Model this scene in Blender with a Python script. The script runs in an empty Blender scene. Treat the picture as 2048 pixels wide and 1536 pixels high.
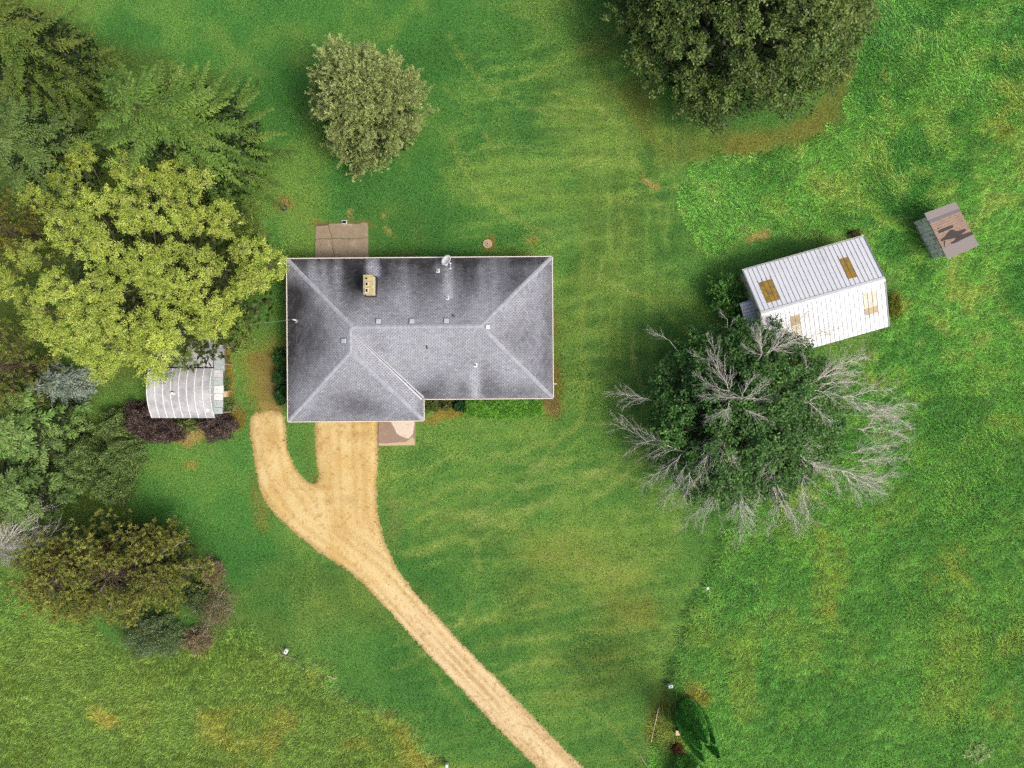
import bpy, bmesh, math, random
import numpy as np
from mathutils import Vector, geometry as mgeo

# ------------------------------------------------------------------ camera, sky, sun, exposure
HC = 57.4            # drone height above the lawn (m)
FPX = 1378.0         # focal length in photograph pixels
sc = bpy.context.scene
cam_d = bpy.data.cameras.new('camera')
cam_d.sensor_fit = 'HORIZONTAL'
cam_d.sensor_width = 36.0
cam_d.lens = 36.0 * FPX / 2048.0
cam_d.clip_start = 0.5
cam_d.clip_end = 3000.0
cam = bpy.data.objects.new('camera', cam_d)
sc.collection.objects.link(cam)
cam.location = (0, 0, HC)
cam.rotation_euler = (0, 0, 0)
sc.camera = cam

SUN = Vector((0.68, -0.40, 1.0)).normalized()
SUN_EL = math.asin(SUN.z)
SUN_AZ = math.atan2(SUN.x, SUN.y)
world = bpy.data.worlds.new('World')
sc.world = world
world.use_nodes = True
wn = world.node_tree
wn.nodes.clear()
sky = wn.nodes.new('ShaderNodeTexSky')
sky.sky_type = 'NISHITA'
sky.sun_disc = False
sky.sun_elevation = SUN_EL
sky.sun_rotation = SUN_AZ
sky.air_density = 0.8
sky.dust_density = 7.0
sky.ozone_density = 0.6
bg = wn.nodes.new('ShaderNodeBackground')
bg.inputs['Strength'].default_value = 0.15
wo = wn.nodes.new('ShaderNodeOutputWorld')
wn.links.new(sky.outputs[0], bg.inputs[0])
wn.links.new(bg.outputs[0], wo.inputs[0])

sun_d = bpy.data.lights.new('sun', 'SUN')
sun_d.energy = 1.5
sun_d.angle = math.radians(16.0)
sun_d.color = (1.0, 0.94, 0.84)
sun_o = bpy.data.objects.new('sun', sun_d)
sc.collection.objects.link(sun_o)
sun_o.rotation_euler = (-SUN).to_track_quat('-Z', 'Y').to_euler()
sun_o.location = (40, -25, 60)

vs = sc.view_settings
sc.display_settings.display_device = 'sRGB'
vs.view_transform = 'Standard'
vs.look = 'None'
vs.exposure = 0.52
vs.gamma = 1.0
vs.use_curve_mapping = False
sc.cycles.use_denoising = False
sc.cycles.max_bounces = 6
sc.cycles.diffuse_bounces = 3
sc.cycles.glossy_bounces = 2
sc.cycles.transmission_bounces = 3
sc.cycles.transparent_max_bounces = 4

K_LIGHT = 1.62       # picture value of a white surface lying flat in the sun: turns photographed colours into base colours

# ------------------------------------------------------------------ helpers
COL = sc.collection
def W(px, py, z=0.0):
    s = (HC - z) / FPX
    return np.array([(px - 1024.0) * s, -(py - 768.0) * s, z])
def WL(pts, z=0.0):
    return np.array([W(p[0], p[1], z if len(p) < 3 else p[2]) for p in pts])
def lin(c):
    c = np.asarray(c, float) / 255.0
    return np.where(c <= 0.04045, c / 12.92, ((c + 0.055) / 1.055) ** 2.4)
def A(r, g, b, k=1.0):
    return np.clip(lin((r, g, b)) / K_LIGHT * k, 0.002, 0.86)
RNG = np.random.default_rng(7)
TRI = [0]

def unit(v):
    return v / (np.linalg.norm(v, axis=-1, keepdims=True) + 1e-9)

def tag(o, label=None, cat=None, group=None, kind=None):
    if label: o['label'] = label
    if cat: o['category'] = cat
    if group: o['group'] = group
    if kind: o['kind'] = kind
    return o
def empty(name, loc, label=None, cat=None, group=None):
    o = bpy.data.objects.new(name, None)
    o.empty_display_size = 0.3
    o.location = tuple(float(v) for v in loc)
    COL.objects.link(o)
    return tag(o, label, cat, group)
def origin_of(parent):
    v = Vector((0, 0, 0))
    while parent is not None:
        v = v + parent.location
        parent = parent.parent
    return np.array(v)
def np_mesh(name, V, Fc, mat, parent=None, col=None, origin=None, smooth=False, extra=None):
    """One mesh object from arrays; V in world space, faces all of one length."""
    V = np.asarray(V, np.float32).reshape(-1, 3)
    Fc = np.asarray(Fc, np.int32)
    if parent is not None:
        origin = origin_of(parent)
    loc = np.zeros(3) if origin is None else np.asarray(origin, float)
    me = bpy.data.meshes.new(name)
    n, k = Fc.shape
    me.vertices.add(len(V)); me.vertices.foreach_set('co', (V - loc.astype(np.float32)).ravel())
    me.loops.add(n * k); me.loops.foreach_set('vertex_index', Fc.ravel())
    me.polygons.add(n); me.polygons.foreach_set('loop_start', np.arange(0, n * k, k, dtype=np.int32))
    try:
        me.polygons.foreach_set('loop_total', np.full(n, k, np.int32))
    except Exception:
        pass
    if col is not None:
        a = me.attributes.new('col', 'FLOAT_COLOR', 'POINT')
        c = np.ones((len(V), 4), np.float32); c[:, :3] = col
        a.data.foreach_set('color', c.ravel())
    if extra:
        for nm, arr in extra.items():
            a = me.attributes.new(nm, 'FLOAT', 'POINT')
            a.data.foreach_set('value', np.asarray(arr, np.float32))
    if smooth:
        me.polygons.foreach_set('use_smooth', np.ones(n, bool))
    me.update(calc_edges=True)
    me.materials.append(mat)
    o = bpy.data.objects.new(name, me)
    COL.objects.link(o)
    if parent is not None:
        o.parent = parent
    elif origin is not None:
        o.location = tuple(loc)
    TRI[0] += n * (k - 2)
    return o

class MB:
    """Collects polygons (world coordinates) and links them as one mesh."""
    def __init__(s): s.v = []; s.f = []
    def add(s, vs, fs):
        b = len(s.v); s.v += [tuple(float(x) for x in p) for p in vs]; s.f += [tuple(b + i for i in f) for f in fs]; return s
    def hexa(s, p):        # eight corners: bottom ring 0-3, top ring 4-7 (counter-clockwise from above)
        return s.add(p, [(3, 2, 1, 0), (4, 5, 6, 7), (0, 1, 5, 4), (1, 2, 6, 5), (2, 3, 7, 6), (3, 0, 4, 7)])
    def box(s, c, size, rz=0.0):
        c = np.asarray(c, float); h = np.asarray(size, float) / 2
        ca, sa = math.cos(rz), math.sin(rz)
        P = []
        for dz in (-1, 1):
            for dx, dy in ((-1, -1), (1, -1), (1, 1), (-1, 1)):
                x, y = dx * h[0], dy * h[1]
                P.append((c[0] + x * ca - y * sa, c[1] + x * sa + y * ca, c[2] + dz * h[2]))
        return s.hexa(P)
    def prism(s, ring, z0, z1):   # ring of xy (ccw), z may be per point
        n = len(ring)
        b = [(p[0], p[1], z0) for p in ring]; t = [(p[0], p[1], z1) for p in ring]
        return s.add(b + t, [tuple(range(n - 1, -1, -1)), tuple(range(n, 2 * n))] + [(i, (i + 1) % n, n + (i + 1) % n, n + i) for i in range(n)])
    def plate(s, ring, t):        # ring of xyz (ccw from above), thickness t downwards
        n = len(ring)
        top = [tuple(p) for p in ring]; bot = [(p[0], p[1], p[2] - t) for p in ring]
        return s.add(bot + top, [tuple(range(n - 1, -1, -1)), tuple(range(n, 2 * n))] + [(i, (i + 1) % n, n + (i + 1) % n, n + i) for i in range(n)])
    def tube(s, p, q, r0, r1=None, n=8, cap=True):
        r1 = r0 if r1 is None else r1
        p = np.asarray(p, float); q = np.asarray(q, float)
        d = unit(q - p); a = np.cross(d, (0, 0, 1.0))
        if np.linalg.norm(a) < 1e-3: a = np.array([1.0, 0, 0])
        a = unit(a); b = np.cross(d, a)
        an = [2 * math.pi * i / n for i in range(n)]
        R0 = [p + r0 * (math.cos(t) * a + math.sin(t) * b) for t in an]
        R1 = [q + r1 * (math.cos(t) * a + math.sin(t) * b) for t in an]
        f = [((i + 1) % n, i, n + i, n + (i + 1) % n) for i in range(n)]
        if cap: f += [tuple(range(n)), tuple(range(2 * n - 1, n - 1, -1))]
        return s.add(R0 + R1, f)
    def build(s, name, mat, parent=None, origin=None, smooth=False, bevel=0.0):
        loc = origin_of(parent) if parent is not None else (np.zeros(3) if origin is None else np.asarray(origin, float))
        me = bpy.data.meshes.new(name)
        me.from_pydata([tuple(np.asarray(v) - loc) for v in s.v], [], s.f)
        if smooth:
            me.polygons.foreach_set('use_smooth', np.ones(len(me.polygons), bool))
        me.update()
        me.materials.append(mat)
        o = bpy.data.objects.new(name, me); COL.objects.link(o)
        if parent is not None: o.parent = parent
        elif origin is not None: o.location = tuple(loc)
        if bevel:
            m = o.modifiers.new('bevel', 'BEVEL'); m.width = bevel; m.segments = 1; m.limit_method = 'ANGLE'
        TRI[0] += sum(len(f) - 2 for f in s.f)
        return o

def vnoise(x, y, scale, seed):
    """smooth value noise in [0,1], vectorised"""
    r = np.random.default_rng(seed)
    g = r.random((128, 128))
    u = np.asarray(x) / scale + 1000.0; v = np.asarray(y) / scale + 1000.0
    i = np.floor(u).astype(int); j = np.floor(v).astype(int)
    fu = u - i; fv = v - j
    fu = fu * fu * (3 - 2 * fu); fv = fv * fv * (3 - 2 * fv)
    a = g[i % 128, j % 128]; b = g[(i + 1) % 128, j % 128]; c = g[i % 128, (j + 1) % 128]; d = g[(i + 1) % 128, (j + 1) % 128]
    return (a * (1 - fu) + b * fu) * (1 - fv) + (c * (1 - fu) + d * fu) * fv
def fbm(x, y, scale, seed, octv=4):
    t = 0; a = 1.0; s = 0
    for k in range(octv):
        t = t + a * vnoise(x, y, scale / 2 ** k, seed + 17 * k); s += a; a *= 0.55
    return t / s
def sstep(e0, e1, x):
    t = np.clip((x - e0) / (e1 - e0), 0, 1)
    return t * t * (3 - 2 * t)
def in_poly(x, y, poly):
    x = np.asarray(x); y = np.asarray(y)
    r = np.zeros(x.shape, bool)
    n = len(poly); j = n - 1
    for i in range(n):
        xi, yi = poly[i][:2]; xj, yj = poly[j][:2]
        c = ((yi > y) != (yj > y)) & (x < (xj - xi) * (y - yi) / ((yj - yi) if yj != yi else 1e-9) + xi)
        r ^= c; j = i
    return r
def dist_line(x, y, pts, closed=False):
    d = np.full(np.shape(x), 1e9)
    P = list(pts) + ([pts[0]] if closed else [])
    for (ax, ay), (bx, by) in zip(P[:-1], P[1:]):
        vx, vy = bx - ax, by - ay
        t = np.clip(((x - ax) * vx + (y - ay) * vy) / (vx * vx + vy * vy + 1e-9), 0, 1)
        d = np.minimum(d, np.hypot(x - ax - t * vx, y - ay - t * vy))
    return d
def sdist(x, y, poly):
    d = dist_line(x, y, poly, True)
    return np.where(in_poly(x, y, poly), -d, d)
def chaikin(pts, it=2):
    P = [np.array(p, float) for p in pts]
    for _ in range(it):
        Q = []
        for a, b in zip(P, P[1:] + P[:1]):
            Q += [a * .75 + b * .25, a * .25 + b * .75]
        P = Q
    return P

# ------------------------------------------------------------------ materials
def new_mat(name):
    m = bpy.data.materials.new(name); m.use_nodes = True
    nt = m.node_tree; nt.nodes.clear()
    return m, nt
def N(nt, t, **kw):
    n = nt.nodes.new(t)
    for k, v in kw.items():
        if k.startswith('i_'): n.inputs[int(k[2:]) if k[2:].isdigit() else k[2:]].default_value = v
        else: setattr(n, k, v)
    return n
def rgba(c): return (float(c[0]), float(c[1]), float(c[2]), 1.0)
def plain(name, c, rough=0.7, metal=0.0, var=0.18, scale=6.0, bump=0.0, bscale=40.0, spec=0.4, c2=None, thresh=(0.45, 0.7), stretch=None):
    """Solid base colour with two noises of grain; c2 is a second colour (wear, rust) in noise patches."""
    m, nt = new_mat(name); L = nt.links.new
    out = N(nt, 'ShaderNodeOutputMaterial'); b = N(nt, 'ShaderNodeBsdfPrincipled')
    b.inputs['Roughness'].default_value = rough; b.inputs['Metallic'].default_value = metal
    b.inputs['Specular IOR Level'].default_value = spec
    geo = N(nt, 'ShaderNodeNewGeometry'); vec = geo.outputs['Position']
    if stretch:
        mp = N(nt, 'ShaderNodeMapping'); mp.inputs['Scale'].default_value = stretch
        L(vec, mp.inputs[0]); vec = mp.outputs[0]
    n1 = N(nt, 'ShaderNodeTexNoise'); n1.inputs['Scale'].default_value = scale; n1.inputs['Detail'].default_value = 6; n1.inputs['Roughness'].default_value = 0.65
    L(vec, n1.inputs['Vector'])
    mr = N(nt, 'ShaderNodeMapRange'); mr.inputs[1].default_value = 0.25; mr.inputs[2].default_value = 0.75
    mr.inputs[3].default_value = 1 - var; mr.inputs[4].default_value = 1 + var
    L(n1.outputs[0], mr.inputs[0])
    base = N(nt, 'ShaderNodeRGB'); base.outputs[0].default_value = rgba(c); src = base.outputs[0]
    if c2 is not None:
        n2 = N(nt, 'ShaderNodeTexNoise'); n2.inputs['Scale'].default_value = scale * 0.45; n2.inputs['Detail'].default_value = 8; n2.inputs['Roughness'].default_value = 0.7
        L(vec, n2.inputs['Vector'])
        r2 = N(nt, 'ShaderNodeMapRange'); r2.inputs[1].default_value = thresh[0]; r2.inputs[2].default_value = thresh[1]
        L(n2.outputs[0], r2.inputs[0])
        mx0 = N(nt, 'ShaderNodeMix', data_type='RGBA'); mx0.inputs[7].default_value = rgba(c2)
        L(r2.outputs[0], mx0.inputs[0]); L(src, mx0.inputs[6]); src = mx0.outputs[2]
    mx = N(nt, 'ShaderNodeMix', data_type='RGBA', blend_type='MULTIPLY'); mx.inputs[0].default_value = 1
    L(src, mx.inputs[6]); L(mr.outputs[0], mx.inputs[7]); L(mx.outputs[2], b.inputs['Base Color'])
    if bump:
        n3 = N(nt, 'ShaderNodeTexNoise'); n3.inputs['Scale'].default_value = bscale; n3.inputs['Detail'].default_value = 5
        L(vec, n3.inputs['Vector'])
        bp = N(nt, 'ShaderNodeBump'); bp.inputs['Strength'].default_value = bump; bp.inputs['Distance'].default_value = 0.03
        L(n3.outputs[0], bp.inputs['Height']); L(bp.outputs[0], b.inputs['Normal'])
    L(b.outputs[0], out.inputs[0])
    return m
def attr_mat(name, rough=0.6, spec=0.3, trans=0.0, inst=False, var=0.0, vscale=30.0, bump=0.0, bscale=25.0, metal=0.0, blade=False, gain=1.0):
    """Base colour from the 'col' attribute; trans adds leaf translucency."""
    m, nt = new_mat(name); L = nt.links.new
    out = N(nt, 'ShaderNodeOutputMaterial'); b = N(nt, 'ShaderNodeBsdfPrincipled')
    b.inputs['Roughness'].default_value = rough; b.inputs['Specular IOR Level'].default_value = spec; b.inputs['Metallic'].default_value = metal
    at = N(nt, 'ShaderNodeAttribute', attribute_name='col'); at.attribute_type = 'INSTANCER' if inst else 'GEOMETRY'
    src = at.outputs['Color']
    if blade:
        av = N(nt, 'ShaderNodeAttribute', attribute_name='tone')
        mx = N(nt, 'ShaderNodeMix', data_type='RGBA', blend_type='MULTIPLY'); mx.inputs[0].default_value = 1
        L(src, mx.inputs[6]); L(av.outputs['Fac'], mx.inputs[7]); src = mx.outputs[2]
    geo = N(nt, 'ShaderNodeNewGeometry')
    if var:
        n1 = N(nt, 'ShaderNodeTexNoise'); n1.inputs['Scale'].default_value = vscale; n1.inputs['Detail'].default_value = 5; n1.inputs['Roughness'].default_value = 0.7
        L(geo.outputs['Position'], n1.inputs['Vector'])
        mr = N(nt, 'ShaderNodeMapRange'); mr.inputs[1].default_value = 0.28; mr.inputs[2].default_value = 0.72
        mr.inputs[3].default_value = gain * (1 - var); mr.inputs[4].default_value = gain * (1 + var)
        L(n1.outputs[0], mr.inputs[0])
        mx = N(nt, 'ShaderNodeMix', data_type='RGBA', blend_type='MULTIPLY'); mx.inputs[0].default_value = 1
        L(src, mx.inputs[6]); L(mr.outputs[0], mx.inputs[7]); src = mx.outputs[2]
    L(src, b.inputs['Base Color'])
    if bump:
        n3 = N(nt, 'ShaderNodeTexNoise'); n3.inputs['Scale'].default_value = bscale; n3.inputs['Detail'].default_value = 6
        L(geo.outputs['Position'], n3.inputs['Vector'])
        bp = N(nt, 'ShaderNodeBump'); bp.inputs['Strength'].default_value = bump; bp.inputs['Distance'].default_value = 0.04
        L(n3.outputs[0], bp.inputs['Height']); L(bp.outputs[0], b.inputs['Normal'])
    if trans:
        tr = N(nt, 'ShaderNodeBsdfTranslucent'); L(src, tr.inputs[0])
        ms = N(nt, 'ShaderNodeMixShader'); ms.inputs[0].default_value = trans
        L(b.outputs[0], ms.inputs[1]); L(tr.outputs[0], ms.inputs[2]); L(ms.outputs[0], out.inputs[0])
    else:
        L(b.outputs[0], out.inputs[0])
    return m

M = {}
M['ground'] = attr_mat('soil_and_turf', rough=0.95, spec=0.1, var=0.42, vscale=9.0, bump=0.8, bscale=14.0, gain=1.0)
M['blade'] = attr_mat('grass_blade', rough=0.55, spec=0.25, trans=0.42, inst=True, blade=True)
M['leaf'] = attr_mat('leaf', rough=0.5, spec=0.35, trans=0.3)
M['leaf_gloss'] = attr_mat('glossy_leaf', rough=0.45, spec=0.3, trans=0.2)
M['leaf_thin'] = attr_mat('thin_scale_leaf', rough=0.6, spec=0.2, trans=0.45)
M['needle'] = attr_mat('needle', rough=0.6, spec=0.25, trans=0.15)
M['deadwood'] = plain('dead_grey_wood', A(224, 221, 210), rough=0.85, var=0.15, scale=9)
M['bark'] = plain('brown_bark', A(112, 100, 78), rough=0.95, var=0.35, scale=7, bump=0.6)
M['sand'] = attr_mat('driveway_sand', rough=0.95, spec=0.1, var=0.2, vscale=11.0, bump=0.5, bscale=18.0)
M['shingle'] = attr_mat('asphalt_shingle', rough=0.9, spec=0.2, var=0.12, vscale=22.0)
M['roof_under'] = plain('dark_roof_felt', A(30, 30, 32), rough=0.95)
M['gutter'] = plain('cream_gutter_paint', A(238, 232, 222), rough=0.45, var=0.06)
M['debris'] = plain('dark_gutter_debris', A(52, 46, 44), rough=0.95, var=0.4, scale=12)
M['siding'] = plain('tan_siding', A(196, 186, 168), rough=0.7)
M['conc'] = plain('stained_concrete', A(160, 143, 122), rough=0.9, var=0.2, scale=2.2, bump=0.2, c2=A(205, 192, 168), thresh=(0.55, 0.72))
M['stoop'] = plain('brown_damp_concrete', A(158, 136, 118), rough=0.75, var=0.14, scale=3, c2=A(176, 150, 118), thresh=(0.5, 0.75))
M['peel'] = plain('pale_flaking_coating', A(226, 214, 196), rough=0.85, var=0.1, scale=5, c2=A(150, 138, 122), thresh=(0.6, 0.68), bump=0.2)
M['chim'] = plain('cream_chimney_brick', A(236, 228, 200), rough=0.8, var=0.1, scale=8)
M['chimcap'] = plain('mossy_chimney_cap', A(206, 192, 140), rough=0.9, var=0.25, scale=9, c2=A(160, 150, 96))
M['black'] = plain('opening_black', (0.006, 0.006, 0.006), rough=0.95)  # near-black stand-in for the dark inside flues, pipes and the drain
M['white_metal'] = plain('white_painted_metal', A(246, 248, 250), rough=0.45, var=0.05, scale=3)
M['vent'] = plain('pale_grey_vent_metal', A(205, 210, 216), rough=0.45, var=0.08)
M['lead'] = plain('bright_lead_flashing', A(240, 242, 244), rough=0.5, var=0.1)
M['dark_metal'] = plain('dark_metal', A(48, 48, 50), rough=0.6)
M['rust'] = plain('rusty_pipe', A(120, 82, 62), rough=0.85)
M['shed_panel'] = plain('white_steel_panel', A(238, 243, 250), rough=0.42, var=0.06, scale=1.3, spec=0.5, c2=A(205, 212, 222), thresh=(0.55, 0.8), stretch=(1, 1, 0.3))
M['shed_rib'] = plain('grey_panel_rib', A(132, 138, 150), rough=0.5, var=0.1)
M['amber'] = plain('amber_fibreglass', A(178, 144, 44), rough=0.4, var=0.25, scale=7, c2=A(132, 116, 82), thresh=(0.45, 0.62), stretch=(1, 1, 1))
M['pale_fibre'] = plain('pale_fibreglass', A(214, 208, 184), rough=0.45, var=0.15, scale=6, c2=A(180, 146, 70), thresh=(0.5, 0.7))
M['rust_streak'] = plain('rust_streak', A(150, 104, 84), rough=0.9, var=0.3, scale=20)
M['yellow_siding'] = plain('faded_yellow_siding', A(246, 240, 176), rough=0.75, var=0.12)
M['white_siding'] = plain('white_siding', A(226, 228, 228), rough=0.7, var=0.1)
M['galv'] = plain('galvanised_sheet', A(206, 208, 212), rough=0.42, var=0.16, scale=2.0, spec=0.5, c2=A(166, 168, 174), thresh=(0.42, 0.66))
M['galv_seam'] = plain('bright_seam', A(240, 242, 244), rough=0.45, var=0.08)
M['galv_rust'] = plain('rusting_corrugated_iron', A(196, 198, 206), rough=0.6, var=0.15, scale=2.4, c2=A(150, 96, 70), thresh=(0.58, 0.7))
M['galv_blue'] = plain('bluish_sheet', A(182, 194, 198), rough=0.5, var=0.1, scale=3)
M['galv_pale'] = plain('pale_flaking_sheet', A(232, 234, 234), rough=0.6, var=0.1, scale=5, c2=A(150, 150, 150), thresh=(0.62, 0.7))
M['grey_felt'] = plain('grey_roll_roofing', A(152, 144, 142), rough=0.95, var=0.08, scale=14)
M['blue_felt'] = plain('bluish_roll_roofing', A(122, 122, 130), rough=0.95, var=0.08, scale=14)
M['tar'] = plain('black_tar_paper', A(72, 66, 66), rough=0.9, var=0.15)
M['plank'] = plain('bare_brown_board', A(170, 146, 128), rough=0.9, var=0.22, scale=5, stretch=(1, 1, 1), c2=A(140, 118, 104), thresh=(0.45, 0.75))
M['old_white'] = plain('peeling_white_boards', A(250, 250, 242), rough=0.9, var=0.2, scale=6, c2=A(150, 148, 138), thresh=(0.5, 0.66))
M['pale_wood'] = plain('pale_plank', A(226, 204, 172), rough=0.85, var=0.15)
M['grey_wood'] = plain('grey_rail_wood', A(176, 160, 140), rough=0.9, var=0.2)
M['cable'] = plain('grey_cable', A(150, 160, 140), rough=0.6)
M['ring'] = plain('tan_concrete_ring', A(206, 186, 150), rough=0.9, var=0.15, scale=12)
M['teal'] = plain('weathered_teal_metal', A(120, 160, 160), rough=0.6, var=0.2)

# ------------------------------------------------------------------ the ground: colours of the turf as they lie in the place
DRIVE = [(503, 832), (520, 823), (545, 819), (566, 826), (571, 842), (573, 870), (577, 905), (590, 935), (605, 955), (620, 968), (632, 970), (638, 958),
         (634, 930), (631, 900), (630, 842), (631, 815), (756, 815), (757, 890), (755, 940), (752, 980), (754, 1012), (760, 1050), (771, 1088), (790, 1128), (815, 1168),
         (850, 1208), (880, 1240), (940, 1303), (997, 1361), (1060, 1428), (1110, 1478), (1168, 1536), (1300, 1668), (1205, 1668), (1076, 1536), (1038, 1500), (985, 1447),
         (900, 1357), (845, 1298), (793, 1240), (750, 1192), (718, 1160), (690, 1137), (650, 1115), (610, 1082), (570, 1050), (540, 1020), (520, 985), (512, 950), (507, 900), (500, 870), (500, 848)]
MEADOW_R = [(2700, -600), (1760, -600), (1745, -40), (1735, 60), (1712, 120), (1706, 175), (1690, 225), (1640, 268), (1580, 295), (1490, 308), (1400, 306), (1372, 322), (1362, 370), (1375, 430), (1400, 480),
            (1440, 500), (1500, 470), (1600, 460), (1720, 460), (1800, 560), (1790, 660), (1700, 720), (1690, 800), (1640, 900), (1520, 1000), (1455, 1060), (1425, 1130), (1395, 1200), (1370, 1260), (1345, 1330), (1335, 1400), (1300, 1480), (1290, 1560), (1280, 2200), (2700, 2200)]
MEADOW_L = [(-700, 1130), (60, 1160), (130, 1230), (240, 1290), (330, 1310), (430, 1270), (500, 1250), (560, 1285), (640, 1340), (720, 1400), (800, 1450), (880, 1510), (960, 1580), (1100, 1700), (1100, 2300), (-700, 2300)]
PATIO_PX = (630, 446, 737, 517)
OAKRING = [(1270, 200), (1295, 250), (1330, 285), (1400, 292), (1480, 290), (1560, 275), (1630, 240), (1675, 190), (1695, 130)]

def ground_colour(px, py):
    px = np.asarray(px, float); py = np.asarray(py, float)
    wx = px + 26 * (fbm(px, py, 60, 3) - .5) * 2; wy = py + 26 * (fbm(px, py, 60, 5) - .5) * 2
    def mixc(c, col, m):
        return c * (1 - m[..., None]) + np.asarray(col) * m[..., None]
    n_big = fbm(px, py, 420, 11, 3); n_mid = fbm(px, py, 120, 21, 4); n_small = fbm(px, py, 34, 31, 3); n_hue = fbm(px, py, 240, 41, 4)
    c = np.zeros(px.shape + (3,)) + A(88, 136, 44)
    c = mixc(c, A(66, 122, 36), sstep(.42, .62, n_big))
    c = mixc(c, A(116, 152, 58), .5 * sstep(.5, .7, n_mid))
    c = mixc(c, A(58, 108, 36), .45 * sstep(.5, .72, 1 - n_mid))
    c = mixc(c, A(106, 126, 40), .35 * sstep(.55, .72, n_hue))
    c = mixc(c, A(74, 136, 62), .3 * sstep(.56, .72, 1 - n_hue))
    # mower lines: noise drawn out along the mowing direction
    ang = math.radians(-9)
    u = px * math.cos(ang) + py * math.sin(ang); v = -px * math.sin(ang) + py * math.cos(ang)
    st = fbm(u / 12.0, v + 40 * fbm(px, py, 260, 77, 2), 8, 51, 3)
    st2 = fbm(px + 10 * fbm(px, py, 100, 79, 2), py / 9.0, 13, 53, 3)
    lawn_r = sstep(760, 860, px) * (1 - sstep(1330, 1480, px)) * sstep(820, 900, py)
    lawn_t = sstep(860, 960, px) * (1 - sstep(1330, 1420, px)) * sstep(30, 120, py) * (1 - sstep(760, 860, py))
    c = mixc(c, A(132, 164, 70), .3 * lawn_r * sstep(.5, .72, st)); c = mixc(c, A(60, 104, 34), .25 * lawn_r * sstep(.52, .74, 1 - st))
    c = mixc(c, A(118, 160, 62), .5 * lawn_t * sstep(.54, .7, st)); c = mixc(c, A(122, 164, 66), .5 * lawn_t * sstep(.55, .7, st2) * sstep(1120, 1180, px))
    c = mixc(c, A(62, 112, 36), .5 * lawn_t * sstep(.54, .72, 1 - st))
    for pts, w, a in ([(770, 1015), (900, 985), (1060, 965), (1230, 940)], 7, .5), ([(765, 955), (900, 925), (1000, 905), (1120, 880), (1160, 840), (1165, 790)], 7, .5), \
            ([(800, 1105), (950, 1080), (1080, 1010), (1190, 940), (1280, 890)], 6, .45), ([(1010, 1340), (1130, 1315), (1290, 1300)], 5, .5), ([(1000, 1290), (1160, 1265), (1300, 1235), (1330, 1250)], 5, .45), \
            ([(1130, 1010), (1240, 960), (1300, 900)], 6, .45), ([(1100, 1080), (1200, 1060), (1290, 1010)], 6, .35), ([(850, 1050), (1000, 1030), (1140, 990)], 6, .4), ([(1120, 180), (1170, 200), (1230, 250), (1240, 300), (1260, 330)], 5, .5), \
            ([(1100, 210), (1180, 215), (1250, 260), (1270, 330)], 5, .4), ([(1180, 130), (1230, 190), (1265, 240)], 5, .4), ([(1240, 430), (1235, 540), (1225, 640), (1240, 740)], 6, .3), ([(1170, 480), (1165, 620), (1160, 760), (1150, 850)], 6, .3), \
            ([(940, 330), (1100, 315), (1300, 330)], 6, .3), ([(900, 400), (1080, 385), (1320, 400)], 6, .25), ([(1110, 560), (1250, 590), (1400, 600)], 6, .3), ([(1110, 650), (1250, 660), (1300, 680)], 6, .3), ([(690, 1150), (760, 1230), (850, 1330), (1000, 1480)], 5, .3):
        d = dist_line(wx, wy, pts)
        c = mixc(c, A(140, 166, 84), a * np.exp(-(d / w) ** 2) * (.4 + .9 * n_small))
    rt = np.random.default_rng(404)
    for k in range(90):                       # thin criss-crossing tracks of the mower
        if k < 55: x0, y0, an = rt.uniform(770, 1280), rt.uniform(860, 1420), math.radians(-10 + rt.normal(0, 9))
        elif k < 75: x0, y0, an = rt.uniform(880, 1320), rt.uniform(60, 420), math.radians(rt.choice([-6, 70]) + rt.normal(0, 8))
        else: x0, y0, an = rt.uniform(1120, 1330), rt.uniform(480, 860), math.radians(rt.choice([10, 92]) + rt.normal(0, 7))
        L_, cv, w_ = rt.uniform(90, 330), rt.normal(0, .0022), rt.uniform(1.6, 3.4); P_ = []
        for t in np.linspace(0, 1, 7):
            a_ = an + cv * L_ * t; P_.append((x0 + L_ * t * math.cos(a_), y0 + L_ * t * math.sin(a_)))
        bx = (px > min(p[0] for p in P_) - 12) & (px < max(p[0] for p in P_) + 12) & (py > min(p[1] for p in P_) - 12) & (py < max(p[1] for p in P_) + 12)
        if not bx.any(): continue
        m = np.zeros(px.shape); m[bx] = np.exp(-(dist_line(wx[bx] * .25 + px[bx] * .75, wy[bx] * .25 + py[bx] * .75, P_) / w_) ** 2)
        c = mixc(c, A(150, 172, 90) if k % 4 else A(62, 106, 38), rt.uniform(.25, .55) * m * (.4 + .9 * n_small))
    def blob(cx, cy, rx, ry, rot=0.0, soft=.45):
        ca, sa = math.cos(math.radians(rot)), math.sin(math.radians(rot))
        x = (wx - cx) * ca + (wy - cy) * sa; y = -(wx - cx) * sa + (wy - cy) * ca
        return 1 - sstep(1 - soft, 1 + soft, np.hypot(x / rx, y / ry))
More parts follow.
